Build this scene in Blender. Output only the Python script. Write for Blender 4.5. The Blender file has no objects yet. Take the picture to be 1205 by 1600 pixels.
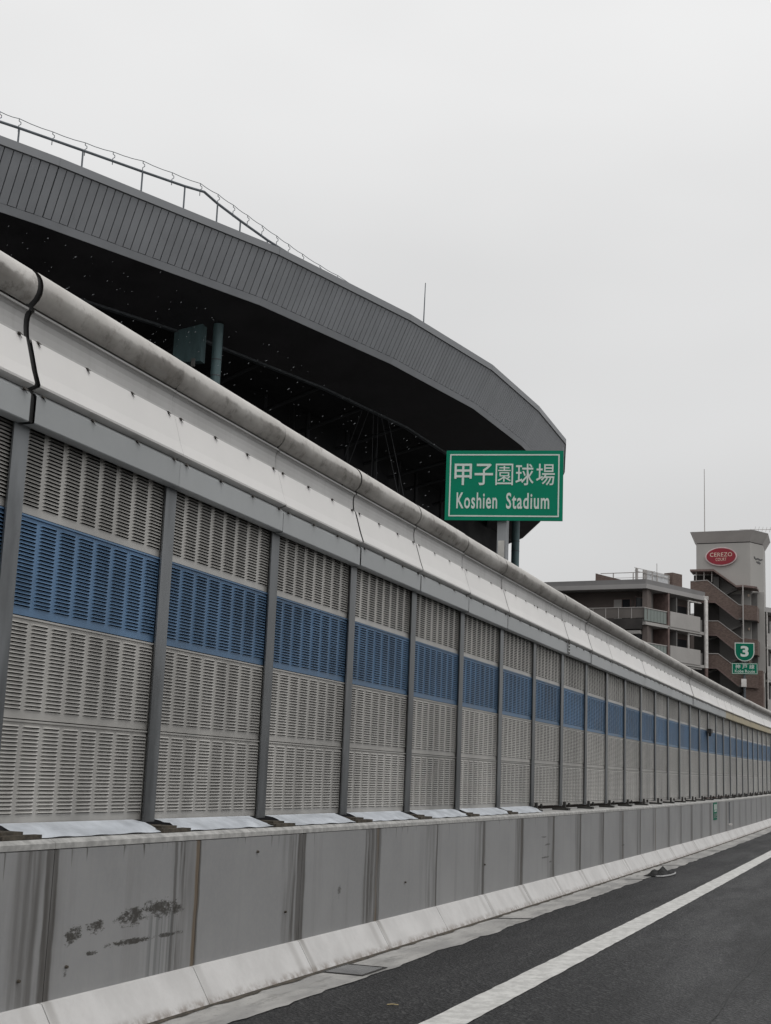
import bpy, math, random
from mathutils import Vector, Matrix
random.seed(7)
SC = bpy.context.scene
COL = SC.collection
# ---------------------------------------------------------------- camera
F_PX, YAW, PITCH, ROLL = 2122.55, 0.354760, 0.193978, 0.0400483
EYE = 1.2887
cy, sy, cp, sp_ = math.cos(YAW), math.sin(YAW), math.cos(PITCH), math.sin(PITCH)
Fv = Vector((-sy * cp, cy * cp, sp_)); R0 = Vector((cy, sy, 0)); U0 = R0.cross(Fv)
Rv = R0 * math.cos(ROLL) + U0 * math.sin(ROLL); Uv = U0 * math.cos(ROLL) - R0 * math.sin(ROLL)
cam = bpy.data.cameras.new('camera'); cam_o = bpy.data.objects.new('camera', cam); COL.objects.link(cam_o)
cam.sensor_fit = 'HORIZONTAL'; cam.sensor_width = 36; cam.lens = 36 * F_PX / 1205
cam.clip_start = 0.1; cam.clip_end = 4000
M = Matrix.Identity(4)
for r in range(3):
    M[r][0], M[r][1], M[r][2] = Rv[r], Uv[r], -Fv[r]
M.translation = (0, 0, EYE); cam_o.matrix_world = M
SC.camera = cam_o
# ---------------------------------------------------------------- world (overcast sky)
W = bpy.data.worlds.new('World'); SC.world = W; W.use_nodes = True
nt = W.node_tree; nt.nodes.clear()
def wn(t, **k):
    n = nt.nodes.new(t)
    for a, b in k.items(): setattr(n, a, b)
    return n
out = wn('ShaderNodeOutputWorld'); bg = wn('ShaderNodeBackground'); nt.links.new(bg.outputs[0], out.inputs[0])
bg.inputs[1].default_value = 0.1
sky = wn('ShaderNodeTexSky', sky_type='NISHITA', sun_disc=False)
sky.sun_elevation = math.radians(55); sky.sun_rotation = math.radians(150); sky.air_density = 1.0; sky.dust_density = 4
tc = wn('ShaderNodeTexCoord'); sx = wn('ShaderNodeSeparateXYZ'); nt.links.new(tc.outputs['Generated'], sx.inputs[0])
mx = wn('ShaderNodeMath', operation='MAXIMUM'); nt.links.new(sx.outputs[2], mx.inputs[0]); mx.inputs[1].default_value = 0
ma = wn('ShaderNodeMath', operation='MULTIPLY_ADD'); nt.links.new(mx.outputs[0], ma.inputs[0]); ma.inputs[1].default_value = 5.1; ma.inputs[2].default_value = 4.95
mp = wn('ShaderNodeMapping'); nt.links.new(tc.outputs['Generated'], mp.inputs[0]); mp.inputs['Scale'].default_value = (1, 1, 2.6)
nz = wn('ShaderNodeTexNoise'); nt.links.new(mp.outputs[0], nz.inputs[0]); nz.inputs['Scale'].default_value = 2.2; nz.inputs['Detail'].default_value = 3; nz.inputs['Roughness'].default_value = .42
mr = wn('ShaderNodeMapRange'); nt.links.new(nz.outputs[0], mr.inputs[0]); mr.inputs[1].default_value = .25; mr.inputs[2].default_value = .75; mr.inputs[3].default_value = .9; mr.inputs[4].default_value = 1.07
mm = wn('ShaderNodeMath', operation='MULTIPLY'); nt.links.new(ma.outputs[0], mm.inputs[0]); nt.links.new(mr.outputs[0], mm.inputs[1])
cc = wn('ShaderNodeCombineColor'); 
for i, k in enumerate((.998, .996, .992)):
    q = wn('ShaderNodeMath', operation='MULTIPLY'); nt.links.new(mm.outputs[0], q.inputs[0]); q.inputs[1].default_value = k; nt.links.new(q.outputs[0], cc.inputs[i])
mixc = wn('ShaderNodeMix', data_type='RGBA'); mixc.inputs[0].default_value = .04
nt.links.new(cc.outputs[0], mixc.inputs[6]); nt.links.new(sky.outputs[0], mixc.inputs[7]); nt.links.new(mixc.outputs[2], bg.inputs[0])
sun = bpy.data.lights.new('sun', 'SUN'); sun.energy = 0.5; sun.angle = math.radians(25); sun.color = (1, .985, .965)
so = bpy.data.objects.new('sun', sun); COL.objects.link(so)
so.rotation_euler = (math.radians(35), 0, math.radians(150 - 90))
SC.view_settings.view_transform = 'Standard'; SC.view_settings.look = 'None'; SC.view_settings.gamma = 1
SC.view_settings.exposure = 0.2; SC.view_settings.use_curve_mapping = False
SC.cycles.max_bounces = 8
# ---------------------------------------------------------------- materials
class NB:
    def __init__(s, name):
        s.m = bpy.data.materials.new(name); s.m.use_nodes = True; s.t = s.m.node_tree; s.b = s.t.nodes['Principled BSDF']
    def n(s, t, **k):
        x = s.t.nodes.new(t)
        for a, b in k.items(): setattr(x, a, b)
        return x
    def put(s, v, sock):
        if hasattr(v, 'is_linked') or isinstance(v, bpy.types.NodeSocket): s.t.links.new(v, sock)
        else:
            try: sock.default_value = v
            except Exception: sock.default_value = (v, v, v, 1) if not hasattr(v, '__len__') else tuple(v) + (1,) * (4 - len(v))
    def math(s, op, a, b=0.0, c=0.0, clamp=False):
        x = s.n('ShaderNodeMath', operation=op, use_clamp=clamp); s.put(a, x.inputs[0]); s.put(b, x.inputs[1]); s.put(c, x.inputs[2]); return x.outputs[0]
    def mix(s, f, a, b):
        x = s.n('ShaderNodeMix', data_type='RGBA'); s.put(f, x.inputs[0])
        s.put(a if not isinstance(a, tuple) else a + (1,) * (4 - len(a)), x.inputs[6]); s.put(b if not isinstance(b, tuple) else b + (1,) * (4 - len(b)), x.inputs[7]); return x.outputs[2]
    def rng(s, v, a, b, c=0.0, d=1.0):
        x = s.n('ShaderNodeMapRange', interpolation_type='SMOOTHSTEP'); s.put(v, x.inputs[0]); s.put(a, x.inputs[1]); s.put(b, x.inputs[2]); s.put(c, x.inputs[3]); s.put(d, x.inputs[4]); return x.outputs[0]
    def pos(s): return s.n('ShaderNodeNewGeometry').outputs['Position']
    def uv(s): return s.n('ShaderNodeUVMap', uv_map='UVMap').outputs[0]
    def sep(s, v):
        x = s.n('ShaderNodeSeparateXYZ'); s.put(v, x.inputs[0]); return x.outputs
    def comb(s, a, b, c=0.0):
        x = s.n('ShaderNodeCombineXYZ'); s.put(a, x.inputs[0]); s.put(b, x.inputs[1]); s.put(c, x.inputs[2]); return x.outputs[0]
    def noise(s, vec, scale, detail=4, rough=.55, sc=None):
        if sc:
            mpp = s.n('ShaderNodeMapping'); s.put(vec, mpp.inputs[0]); mpp.inputs['Scale'].default_value = sc; vec = mpp.outputs[0]
        x = s.n('ShaderNodeTexNoise'); s.put(vec, x.inputs[0]); x.inputs['Scale'].default_value = scale; x.inputs['Detail'].default_value = detail; x.inputs['Roughness'].default_value = rough; return x.outputs[0]
    def rnd(s): return s.n('ShaderNodeObjectInfo').outputs['Random']
    def col(s, c): s.put(c, s.b.inputs['Base Color'])
    def rough(s, r): s.put(r, s.b.inputs['Roughness'])
    def bump(s, h, st=.3, d=.01):
        x = s.n('ShaderNodeBump'); x.inputs['Strength'].default_value = st; x.inputs['Distance'].default_value = d; s.put(h, x.inputs['Height']); s.t.links.new(x.outputs[0], s.b.inputs['Normal'])
def simple(name, c, rough=.6, metal=0, var=.18, scale=3.0, bump=0, fine=60, rv=0.0, spec=.4, streak=False):
    b = NB(name); p = b.pos()
    n1 = b.noise(p, scale, 5, .6, (1, 1, .25) if streak else None)
    f = b.rng(n1, .3, .7)
    lo = tuple(x * (1 - var) for x in c); hi = tuple(min(1, x * (1 + var)) for x in c)
    cl = b.mix(f, lo, hi)
    if rv:
        k = b.rng(b.rnd(), 0, 1, 1 - rv, 1 + rv)
        x = b.n('ShaderNodeVectorMath', operation='SCALE'); b.put(cl, x.inputs[0]); b.put(k, x.inputs['Scale']); cl = x.outputs[0]
    b.col(cl); b.b.inputs['Metallic'].default_value = metal; b.rough(b.rng(n1, .3, .7, rough * .85, min(1, rough * 1.15))); b.b.inputs['Specular IOR Level'].default_value = spec
    if bump: b.bump(b.noise(p, fine, 4), bump, .004)
    return b.m
MT = {}
MT['louvre_grey'] = simple('louvre_grey', (.47, .458, .435), .42, .35, .16, 2.0, rv=.07, streak=True)
MT['louvre_blue'] = simple('louvre_blue', (.118, .208, .335), .42, .35, .16, 2.0, rv=.10)
MT['backing'] = simple('backing', (.012, .012, .012), .9, 0, .2)
MT['steel'] = simple('steel', (.185, .193, .20), .42, .75, .3, 5, rv=.12, streak=True)
MT['steel_dark'] = simple('steel_dark', (.05, .048, .045), .6, .3, .3, 8)
MT['plate'] = simple('plate', (.38, .395, .40), .45, .1, .07, 2, rv=.05)
MT['plate_yellow'] = simple('plate_yellow', (.42, .36, .23), .5, 0, .12, 2)
MT['white_panel'] = simple('white_panel', (.80, .785, .765), .5, 0, .035, 1.5, rv=.03)
MT['clip'] = simple('clip', (.075, .068, .06), .6, .4, .3)
MT['rubber'] = simple('rubber', (.03, .03, .03), .75)
MT['sheet'] = simple('sheet', (.60, .635, .68), .4, 0, .12, 6, bump=.4, fine=25)
MT['mud'] = simple('mud', (.075, .064, .05), .85, 0, .5, 20, bump=.6, fine=90)
MT['coping'] = simple('coping', (.42, .415, .40), .8, 0, .25, 14, bump=.3)
def m_line():
    b = NB('line'); p = b.pos(); xs = b.sep(p)
    n1 = b.noise(b.comb(b.math('MULTIPLY_ADD', xs[1], .5, b.math('MULTIPLY', xs[0], 6)), b.math('MULTIPLY_ADD', xs[0], -1.0, b.math('MULTIPLY', xs[1], 4))), 1.6, 6, .7)
    c = b.mix(b.rng(n1, .35, .62), (.70, .695, .67), (.50, .495, .475)); n2 = b.noise(p, 70, 4, .7)
    c = b.mix(b.rng(n2, .62, .74, 0, .6), c, (.22, .215, .205)); b.col(c); b.rough(.6); b.bump(n2, .4, .004); return b.m
MT['line'] = m_line()
MT['fascia'] = simple('fascia', (.36, .372, .395), .5, .15, .06, .6, rv=.03)
MT['fascia_trim'] = simple('fascia_trim', (.24, .248, .26), .5, .15, .05, .5)
MT['fascia_base'] = simple('fascia_base', (.04, .042, .046), .7)
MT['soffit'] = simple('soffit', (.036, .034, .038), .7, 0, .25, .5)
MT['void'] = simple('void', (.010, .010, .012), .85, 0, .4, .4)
MT['roof'] = simple('roof', (.25, .26, .27), .5, .3)
MT['teal'] = simple('teal', (.10, .16, .17), .45, .1, .25, 1.5, streak=True)
MT['rod'] = simple('rod', (.09, .10, .11), .5, .3)
MT['rail'] = simple('rail', (.14, .155, .17), .5, .3)
MT['sign_green'] = simple('sign_green', (.002, .205, .118), .55, 0, .05, 2, spec=.12)
MT['sign_green_small'] = simple('sign_green_small', (.003, .15, .088), .55, 0, .05, 2, spec=.12)
MT['sign_white'] = simple('sign_white', (.62, .68, .64), .5, 0, .04, 5)
MT['sign_back'] = simple('sign_back', (.2, .21, .21), .5, .3)
MT['pole'] = simple('pole', (.27, .28, .29), .5, .3, .15, 4, streak=True)
MT['pole_plate'] = simple('pole_plate', (.5, .49, .46), .5)
MT['bwall_brown'] = None
MT['b_white'] = simple('b_white', (.40, .385, .37), .7, 0, .07, .5)
MT['b_roof'] = simple('b_roof', (.22, .215, .215), .7, 0, .08, .5)
MT['b_roof_light'] = simple('b_roof_light', (.36, .35, .345), .7, 0, .06, .5)
MT['b_tower'] = simple('b_tower', (.40, .388, .37), .75, 0, .07, .35, streak=True)
MT['b_cornice'] = simple('b_cornice', (.42, .40, .385), .75, 0, .08, .5)
MT['b_dark'] = simple('b_dark', (.05, .046, .044), .8, 0, .3, 1)
MT['b_grey'] = simple('b_grey', (.15, .145, .14), .8, 0, .12, .6)
MT['b_pipe'] = simple('b_pipe', (.62, .60, .58), .5)
MT['b_red'] = simple('b_red', (.27, .02, .035), .5, 0, .05)
MT['b_rim'] = simple('b_rim', (.62, .52, .52), .5)
MT['b_cream'] = simple('b_cream', (.68, .55, .45), .5)
MT['b_logo'] = simple('b_logo', (.10, .10, .10), .6)
MT['b_trimbrown'] = simple('b_trimbrown', (.17, .12, .11), .6)
MT['curtain'] = simple('curtain', (.5, .5, .48), .7)
def m_snow():
    b = NB('wet_snow'); b.col((.45, .46, .48, 1)); b.rough(.5); o = b.t.nodes['Material Output']
    tr = b.n('ShaderNodeBsdfTranslucent'); tr.inputs[0].default_value = (.45, .46, .47, 1); ms = b.n('ShaderNodeMixShader'); ms.inputs[0].default_value = .8
    b.t.links.new(b.b.outputs[0], ms.inputs[1]); b.t.links.new(tr.outputs[0], ms.inputs[2]); b.t.links.new(ms.outputs[0], o.inputs[0]); return b.m
MT['snow'] = m_snow()
MT['black_bag'] = simple('black_bag', (.006, .006, .006), .8, 0, .3, 20)
MT['pale_rim'] = simple('pale_rim', (.36, .36, .36), .6)
MT['straw'] = simple('straw', (.45, .36, .2), .7)
MT['ground'] = simple('ground', (.12, .12, .115), .9, 0, .3, .05)
MT['deck'] = simple('deck', (.25, .245, .235), .85, 0, .2, .6)
def glassy(name, c, rough=.3, al=1):
    b = NB(name); b.col(c + (1,)); b.rough(rough); b.b.inputs['Specular IOR Level'].default_value = .25; return b.m
MT['glass_dark'] = glassy('glass_dark', (.02, .023, .027))
MT['glass_green'] = simple('glass_green', (.20, .23, .215), .3, 0, .06, .7)
MT['glass_brown'] = simple('glass_brown', (.17, .155, .145), .35, 0, .06, .7)
MT['fence_white'] = simple('fence_white', (.55, .56, .57), .4)
def m_brick():
    b = NB('brown_tile'); p = b.pos(); xs = b.sep(p)
    v = b.comb(b.math('ADD', xs[0], xs[1]), xs[2])
    t = b.n('ShaderNodeTexBrick'); b.put(v, t.inputs[0]); t.inputs['Scale'].default_value = 3.2
    t.inputs['Color1'].default_value = (.115, .078, .066, 1); t.inputs['Color2'].default_value = (.175, .125, .105, 1); t.inputs['Mortar'].default_value = (.11, .09, .08, 1)
    t.inputs['Mortar Size'].default_value = .012; t.inputs['Bias'].default_value = -.1
    n = b.noise(p, 3.0, 4, .7)
    b.col(b.mix(b.rng(n, .58, .78, 0, .75), t.outputs[0], (.27, .20, .155))); b.rough(.7); return b.m
MT['brown_tile'] = m_brick()
MT['b_brown'] = simple('b_brown', (.15, .125, .115), .75, 0, .10, .8)
def m_parapet():
    b = NB('parapet_concrete'); p = b.pos(); u, v, _ = b.sep(b.uv())     # u = bay number, v = height below the panels
    base = b.mix(b.rng(b.noise(p, 1.3, 5, .6), .3, .7), (.270, .271, .274), (.312, .312, .314))
    base = b.mix(b.rng(b.noise(p, 35, 3), .35, .7, 0, .25), base, (.33, .325, .315))
    base = b.mix(b.rng(b.noise(p, 2.0, 4, .65, (3, 3, .25)), .52, .75, 0, .35), base, (.20, .197, .193))
    bay = b.math('FLOOR', b.math('ADD', u, .35))
    wn_ = b.n('ShaderNodeTexWhiteNoise', noise_dimensions='1D'); b.put(bay, wn_.inputs['W']); r = wn_.outputs[0]
    wn2 = b.n('ShaderNodeTexWhiteNoise', noise_dimensions='1D'); b.put(b.math('ADD', bay, 17.3), wn2.inputs['W']); r2 = wn2.outputs[0]
    fr = b.math('SUBTRACT', u, bay)
    wob = b.math('MULTIPLY', b.math('SUBTRACT', b.noise(b.comb(bay, v), 3.0, 3), .5), .03)
    fr = b.math('ADD', fr, wob)
    wet = b.rng(b.noise(b.comb(b.math('MULTIPLY', u, 26), b.math('MULTIPLY', v, 1.2)), 1.0, 3, .6), .3, .62)
    def band(c, w, soft=.012):
        d = b.math('ABSOLUTE', b.math('SUBTRACT', fr, c)); return b.math('SUBTRACT', 1.0, b.rng(d, w, b.math('ADD', w, soft)))
    b1 = b.math('MULTIPLY', band(.180, b.math('MULTIPLY_ADD', r, .034, .008)), b.math('MULTIPLY_ADD', wet, .35, .6))
    b2 = b.math('MULTIPLY', band(.05, .012), b.math('MULTIPLY', wet, b.math('MULTIPLY_ADD', r2, .7, .3)))
    b3 = b.math('MULTIPLY', band(.095, .010, .02), b.math('MULTIPLY', wet, r))
    b5 = b.math('MULTIPLY', band(.0, .006, .01), b.math('MULTIPLY', r2, .7))
    st = b.math('MAXIMUM', b.math('MAXIMUM', b1, b2), b.math('MAXIMUM', b3, b5))
    base = b.mix(b.math('MULTIPLY', b.math('MULTIPLY', band(.10, .10, .05), b.rng(b.noise(b.comb(b.math('MULTIPLY', u, 14), v), 1.0, 3), .35, .7)), .55), base, (.12, .115, .11))
    base = b.mix(b.math('MULTIPLY', st, .86, clamp=True), base, (.058, .052, .045))
    rust = b.math('MULTIPLY', band(.172, .009, .012), b.math('MULTIPLY', b.rng(r2, .45, .75), wet))
    base = b.mix(b.math('MULTIPLY', rust, .6), base, (.20, .14, .08))
    # drips running down from the top edge
    dn = b.noise(b.comb(b.math('MULTIPLY', u, 30), 0.0), 1.0, 2, .6)
    dl = b.math('MULTIPLY_ADD', b.rng(dn, .56, .8), .30, .02)
    depth = b.math('SUBTRACT', -.07, v)
    dr = b.math('SUBTRACT', 1.0, b.rng(b.math('SUBTRACT', depth, dl), -.03, .02))
    base = b.mix(b.math('MULTIPLY', b.math('MULTIPLY', dr, b.rng(dn, .53, .63)), b.rng(b.noise(b.comb(u, 0.0), 2.3, 2), .42, .58, .4, .9)), base, (.07, .065, .058))
    # scars: long damaged patch in bay 0, scratches in bay 6/7, small ones elsewhere
    nn = b.math('MULTIPLY_ADD', b.math('SUBTRACT', b.noise(b.comb(b.math('MULTIPLY', u, 17), b.math('MULTIPLY', v, 26)), 1.0, 9, .82), .5), 2.9, .5)
    patch = b.rng(b.noise(b.comb(b.math('MULTIPLY', u, 45), b.math('MULTIPLY', v, 22)), 1.0, 4, .7), .34, .52, .72, 1.0)
    def blob(cu, cv, wu, wv, th0, th1, col, k=.9):
        du = b.math('DIVIDE', b.math('SUBTRACT', u, cu), wu); dv = b.math('DIVIDE', b.math('SUBTRACT', v, cv), wv)
        d = b.math('ADD', b.math('MULTIPLY', du, du), b.math('MULTIPLY', dv, dv))
        f = b.math('SUBTRACT', b.math('ADD', nn, .35), b.math('MULTIPLY', d, .5))
        return b.mix(b.math('MULTIPLY', b.rng(f, th0, th1 + .12), b.math('MULTIPLY', k, patch)), base, col)
    for a in [(.33, -.52, .055, .05, .62, .68), (.46, -.50, .06, .04, .62, .68), (.70, -.475, .10, .045, .55, .61), (.90, -.455, .12, .05, .52, .58), (1.02, -.47, .06, .03, .58, .64), (.72, -.60, .16, .016, .52, .58), (.98, -.60, .1, .012, .56, .62), (.46, -.62, .05, .012, .6, .66)]:
        base = blob(a[0], a[1], a[2] * 1.25, a[3] * 1.2, a[4], a[5], (.040, .036, .030), .95)
    for a in [(2.66, -.53, .03, .07, .6, .66), (6.86, -.33, .12, .015, .6, .66), (6.98, -.42, .15, .014, .6, .66), (6.9, -.56, .2, .012, .58, .64), (.3, -.68, .02, .03, .68, .72), (7.1, -.62, .1, .012, .6, .66), (10.2, -.6, .1, .03, .66, .72)]:
        base = blob(*a, (.06, .055, .05), .8)
    # wet drips under the scar
    sn = b.noise(b.comb(b.math('MULTIPLY', u, 40), 3.0), 1.0, 2)
    reg = b.math('MULTIPLY', b.math('MULTIPLY', b.rng(u, .78, .84), b.math('SUBTRACT', 1.0, b.rng(u, 1.0, 1.05))), b.math('SUBTRACT', 1.0, b.rng(v, -.5, -.46)))
    base = b.mix(b.math('MULTIPLY', b.math('MULTIPLY', reg, b.rng(sn, .42, .6)), .5), base, (.09, .095, .095))
    b.col(base); b.rough(b.math('MULTIPLY_ADD', st, -.25, .62)); b.bump(b.noise(p, 45, 5), .12, .004)
    return b.m
MT['parapet'] = m_parapet()
def m_kerb():
    b = NB('kerb_concrete'); p = b.pos(); u, v, _ = b.sep(b.uv())
    base = b.mix(b.rng(b.noise(p, 3, 6, .65), .3, .7), (.55, .54, .53), (.65, .64, .63))
    base = b.mix(b.rng(b.noise(p, 60, 3, .6), .55, .8, 0, .35), base, (.50, .475, .45))
    bay = b.math('FLOOR', b.math('ADD', u, .35)); fr = b.math('SUBTRACT', u, bay)
    wn_ = b.n('ShaderNodeTexWhiteNoise', noise_dimensions='1D'); b.put(bay, wn_.inputs['W']); r = wn_.outputs[0]
    d = b.math('ABSOLUTE', b.math('SUBTRACT', fr, .195)); fade = b.rng(v, -.02, .18, 1.0, .55)
    s = b.math('MULTIPLY', b.math('MULTIPLY', b.math('SUBTRACT', 1.0, b.rng(d, .008, .035)), fade), b.math('MULTIPLY_ADD', r, .7, .1))
    d2 = b.math('ABSOLUTE', b.math('SUBTRACT', fr, .07)); s2 = b.math('MULTIPLY', b.math('SUBTRACT', 1.0, b.rng(d2, .006, .05)), b.math('MULTIPLY', r, .35))
    base = b.mix(b.math('MAXIMUM', s, s2), base, (.20, .185, .165))
    # grime near the foot
    g = b.math('MULTIPLY', b.rng(v, .225, .285), b.rng(b.noise(p, 14, 5, .7), .35, .65))
    base = b.mix(b.math('MULTIPLY', g, .75), base, (.20, .16, .13))
    b.col(base); b.rough(.75); b.bump(b.noise(p, 50, 5), .25, .004); return b.m
MT['kerb'] = m_kerb()
def m_asphalt():
    b = NB('wet_asphalt'); p = b.pos()
    vo = b.n('ShaderNodeTexVoronoi'); b.put(p, vo.inputs[0]); vo.inputs['Scale'].default_value = 48; vo.inputs['Randomness'].default_value = 1
    rv_ = b.sep(vo.outputs['Color'])[0]; n1 = b.noise(p, 60, 4, .75); n2 = b.noise(p, .6, 5, .6, (2.2, .35, 1))
    c = b.mix(b.rng(n1, .38, .66), (.004, .004, .005), (.027, .027, .029))
    c = b.mix(b.rng(rv_, .66, .98, 0, .9), c, (.068, .068, .068))
    c = b.mix(b.rng(rv_, .0, .25, .7, 0), c, (.004, .004, .004))
    c = b.mix(b.rng(n2, .4, .7, 0, .3), c, (.028, .028, .029))
    tr = b.noise(b.comb(b.math('MULTIPLY', b.sep(p)[0], 1.5), b.math('MULTIPLY', b.sep(p)[1], .06)), 1.0, 3); c = b.mix(b.rng(tr, .42, .6, 0, .4), c, (.014, .014, .015))
    b.col(c); b.rough(b.rng(n2, .35, .65, .45, .65)); b.b.inputs['Specular IOR Level'].default_value = .3
    b.bump(b.math('ADD', vo.outputs['Distance'], b.math('MULTIPLY', n1, .8)), .9, .010); return b.m
MT['asphalt'] = m_asphalt()
def m_gutter():
    b = NB('gutter_concrete'); p = b.pos()
    n2 = b.noise(p, 1.6, 6, .65, (2.5, .8, 1)); n1 = b.noise(p, 30, 4, .6)
    c = b.mix(b.rng(n2, .42, .62), (.46, .45, .43), (.30, .295, .285))
    sp = b.noise(b.comb(b.math('MULTIPLY', b.sep(p)[0], 9), b.math('MULTIPLY', b.sep(p)[1], 1.6)), 1.0, 5, .7)
    c = b.mix(b.rng(sp, .52, .66, 0, .6), c, (.17, .165, .155))
    c = b.mix(b.rng(n1, .58, .70, 0, .7), c, (.15, .145, .135))
    b.col(c); b.rough(b.rng(n2, .42, .62, .55, .28)); b.bump(n1, .15, .003); return b.m
MT['gutter'] = m_gutter()
def m_tube():
    b = NB('cap_tube_resin'); p = b.pos(); u, v, _ = b.sep(b.uv())   # v = distance along the profile from the groove
    base = b.mix(b.rng(b.noise(p, 3, 5), .3, .7), (.50, .48, .45), (.60, .58, .55))
    drip = b.noise(b.comb(b.math('MULTIPLY', u, 13), b.math('MULTIPLY', v, 9)), 1.0, 8, .72)
    big = b.noise(b.comb(b.math('MULTIPLY', u, 1.9), b.math('MULTIPLY', v, 2.5)), 1.0, 4, .6)
    edge = b.math('ADD', b.math('MULTIPLY_ADD', b.math('SUBTRACT', drip, .5), .055, .115), b.math('MULTIPLY', b.math('SUBTRACT', big, .5), .05))
    under = b.math('SUBTRACT', 1.0, b.rng(v, b.math('SUBTRACT', edge, .008), b.math('ADD', edge, .016)))
    near_edge = b.rng(v, .02, .10, .55, 1.0)
    k = b.math('MULTIPLY', b.math('MULTIPLY', under, near_edge), b.rng(big, .36, .62, .35, .95))
    base = b.mix(k, base, (.155, .142, .125))
    base = b.mix(b.math('MULTIPLY', b.math('MULTIPLY', under, b.rng(drip, .48, .68)), b.rng(big, .38, .58, .25, .85)), base, (.085, .076, .065))
    base = b.mix(b.math('MULTIPLY', b.math('MULTIPLY', b.rng(u, 5.5, 9.0), b.math('SUBTRACT', 1.0, b.rng(v, .15, .21))), .5), base, (.15, .14, .125))
    blot = b.noise(p, 7, 7, .75)
    base = b.mix(b.rng(blot, .54, .66, 0, .55), base, (.24, .22, .195))
    b.col(base); b.rough(.55); b.bump(blot, .08, .004); return b.m
MT['tube'] = m_tube()
def m_cover():
    b = NB('upper_grey_panel'); p = b.pos(); u, v, _ = b.sep(b.uv())
    base = b.mix(b.rng(b.noise(p, 2, 5), .3, .7), (.38, .375, .367), (.45, .445, .437))
    dn = b.noise(b.comb(b.math('MULTIPLY', u, 24), b.math('MULTIPLY', v, 1.5)), 1.0, 4, .6)
    far = b.rng(u, 5.5, 8.5)
    base = b.mix(b.math('MULTIPLY', b.rng(dn, .50, .68), b.math('MULTIPLY_ADD', far, .5, .12)), base, (.19, .18, .165))
    b.col(base); b.rough(.5); return b.m
MT['cover'] = m_cover()
# ---------------------------------------------------------------- object helpers
WORLD = {}
def setp(o, label=None, cat=None, group=None, kind=None):
    if label: o['label'] = label
    if cat: o['category'] = cat
    if group: o['group'] = group
    if kind: o['kind'] = kind
    return o
def thing(name, loc, label, cat, group=None):
    o = bpy.data.objects.new(name, None); o.empty_display_size = .3; COL.objects.link(o); o.location = loc
    WORLD[o.name] = Vector(loc); return setp(o, label, cat, group)
class MB:
    def __init__(s): s.v = []; s.f = []; s.mi = []; s.uv = []; s.sm = []
    def add(s, vs, fs, mi=0, uvs=None, smooth=False):
        k = len(s.v); s.v += [Vector(x) for x in vs]
        for f in fs:
            s.f.append([k + i for i in f]); s.mi.append(mi); s.sm.append(smooth)
            s.uv.append([uvs[i] for i in f] if uvs else None)
        return s
    def box(s, x0, x1, y0, y1, z0, z1, mi=0):
        vs = [(x, y, z) for z in (z0, z1) for y in (y0, y1) for x in (x0, x1)]
        return s.add(vs, [(0, 2, 3, 1), (4, 5, 7, 6), (0, 1, 5, 4), (2, 6, 7, 3), (0, 4, 6, 2), (1, 3, 7, 5)], mi)
    def hexa(s, a, b, mi=0):   # two quads (4 pts each) -> solid
        return s.add(list(a) + list(b), [(3, 2, 1, 0), (4, 5, 6, 7), (0, 1, 5, 4), (1, 2, 6, 5), (2, 3, 7, 6), (3, 0, 4, 7)], mi)
    def tube(s, pts, r, n=8, mi=0, cap=True):
        pts = [Vector(p) for p in pts]; rings = []
        for i, p in enumerate(pts):
            d = (pts[min(i + 1, len(pts) - 1)] - pts[max(i - 1, 0)]).normalized()
            a = d.orthogonal().normalized() if i == 0 else (rings[-1][1] - d * rings[-1][1].dot(d)).normalized()
            b_ = d.cross(a); rr = r[i] if hasattr(r, '__len__') else r
            rings.append(([p + (a * math.cos(2 * math.pi * j / n) + b_ * math.sin(2 * math.pi * j / n)) * rr for j in range(n)], a))
        vs = [q for rg, _ in rings for q in rg]; fs = []
        for i in range(len(pts) - 1):
            for j in range(n): fs.append((i * n + j, i * n + (j + 1) % n, (i + 1) * n + (j + 1) % n, (i + 1) * n + j))
        s.add(vs, fs, mi, smooth=True)
        if cap: s.add(rings[0][0], [tuple(range(n - 1, -1, -1))], mi); s.add(rings[-1][0], [tuple(range(n))], mi)
        return s
    def mesh(s, name, origin=Vector((0, 0, 0))):
        me = bpy.data.meshes.new(name); me.from_pydata([tuple(v - origin) for v in s.v], [], s.f)
        me.polygons.foreach_set('material_index', s.mi); me.polygons.foreach_set('use_smooth', s.sm)
        if any(u is not None for u in s.uv):
            l = me.uv_layers.new(name='UVMap'); k = 0; d = []
            for f, u in zip(s.f, s.uv):
                for i in range(len(f)): d += list(u[i]) if u else [0, 0]
            l.data.foreach_set('uv', d)
        me.update(); return me
    def obj(s, name, mats, parent=None, origin=None, **tags):
        if origin is None:
            n = len(s.v); xs = [v.x for v in s.v]; ys = [v.y for v in s.v]; zs = [v.z for v in s.v]
            origin = Vector(((min(xs) + max(xs)) / 2, (min(ys) + max(ys)) / 2, min(zs)))
        origin = Vector(origin); me = s.mesh(name, origin)
        for m_ in (mats if isinstance(mats, (list, tuple)) else [mats]): me.materials.append(MT[m_] if isinstance(m_, str) else m_)
        o = bpy.data.objects.new(name, me); COL.objects.link(o)
        if parent is not None: o.parent = parent; o.location = origin - WORLD[parent.name]
        else: o.location = origin
        WORLD[o.name] = origin
        return setp(o, **tags)
def inst(name, me, loc, rot, parent, mats=None, **tags):
    o = bpy.data.objects.new(name, me); COL.objects.link(o); o.parent = parent
    o.location = Vector(loc) - WORLD[parent.name]; o.rotation_euler = rot; WORLD[o.name] = Vector(loc)
    if mats:
        for i, m_ in enumerate(mats): o.material_slots[i].link = 'OBJECT'; o.material_slots[i].material = MT[m_]
    return setp(o, **tags)
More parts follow.
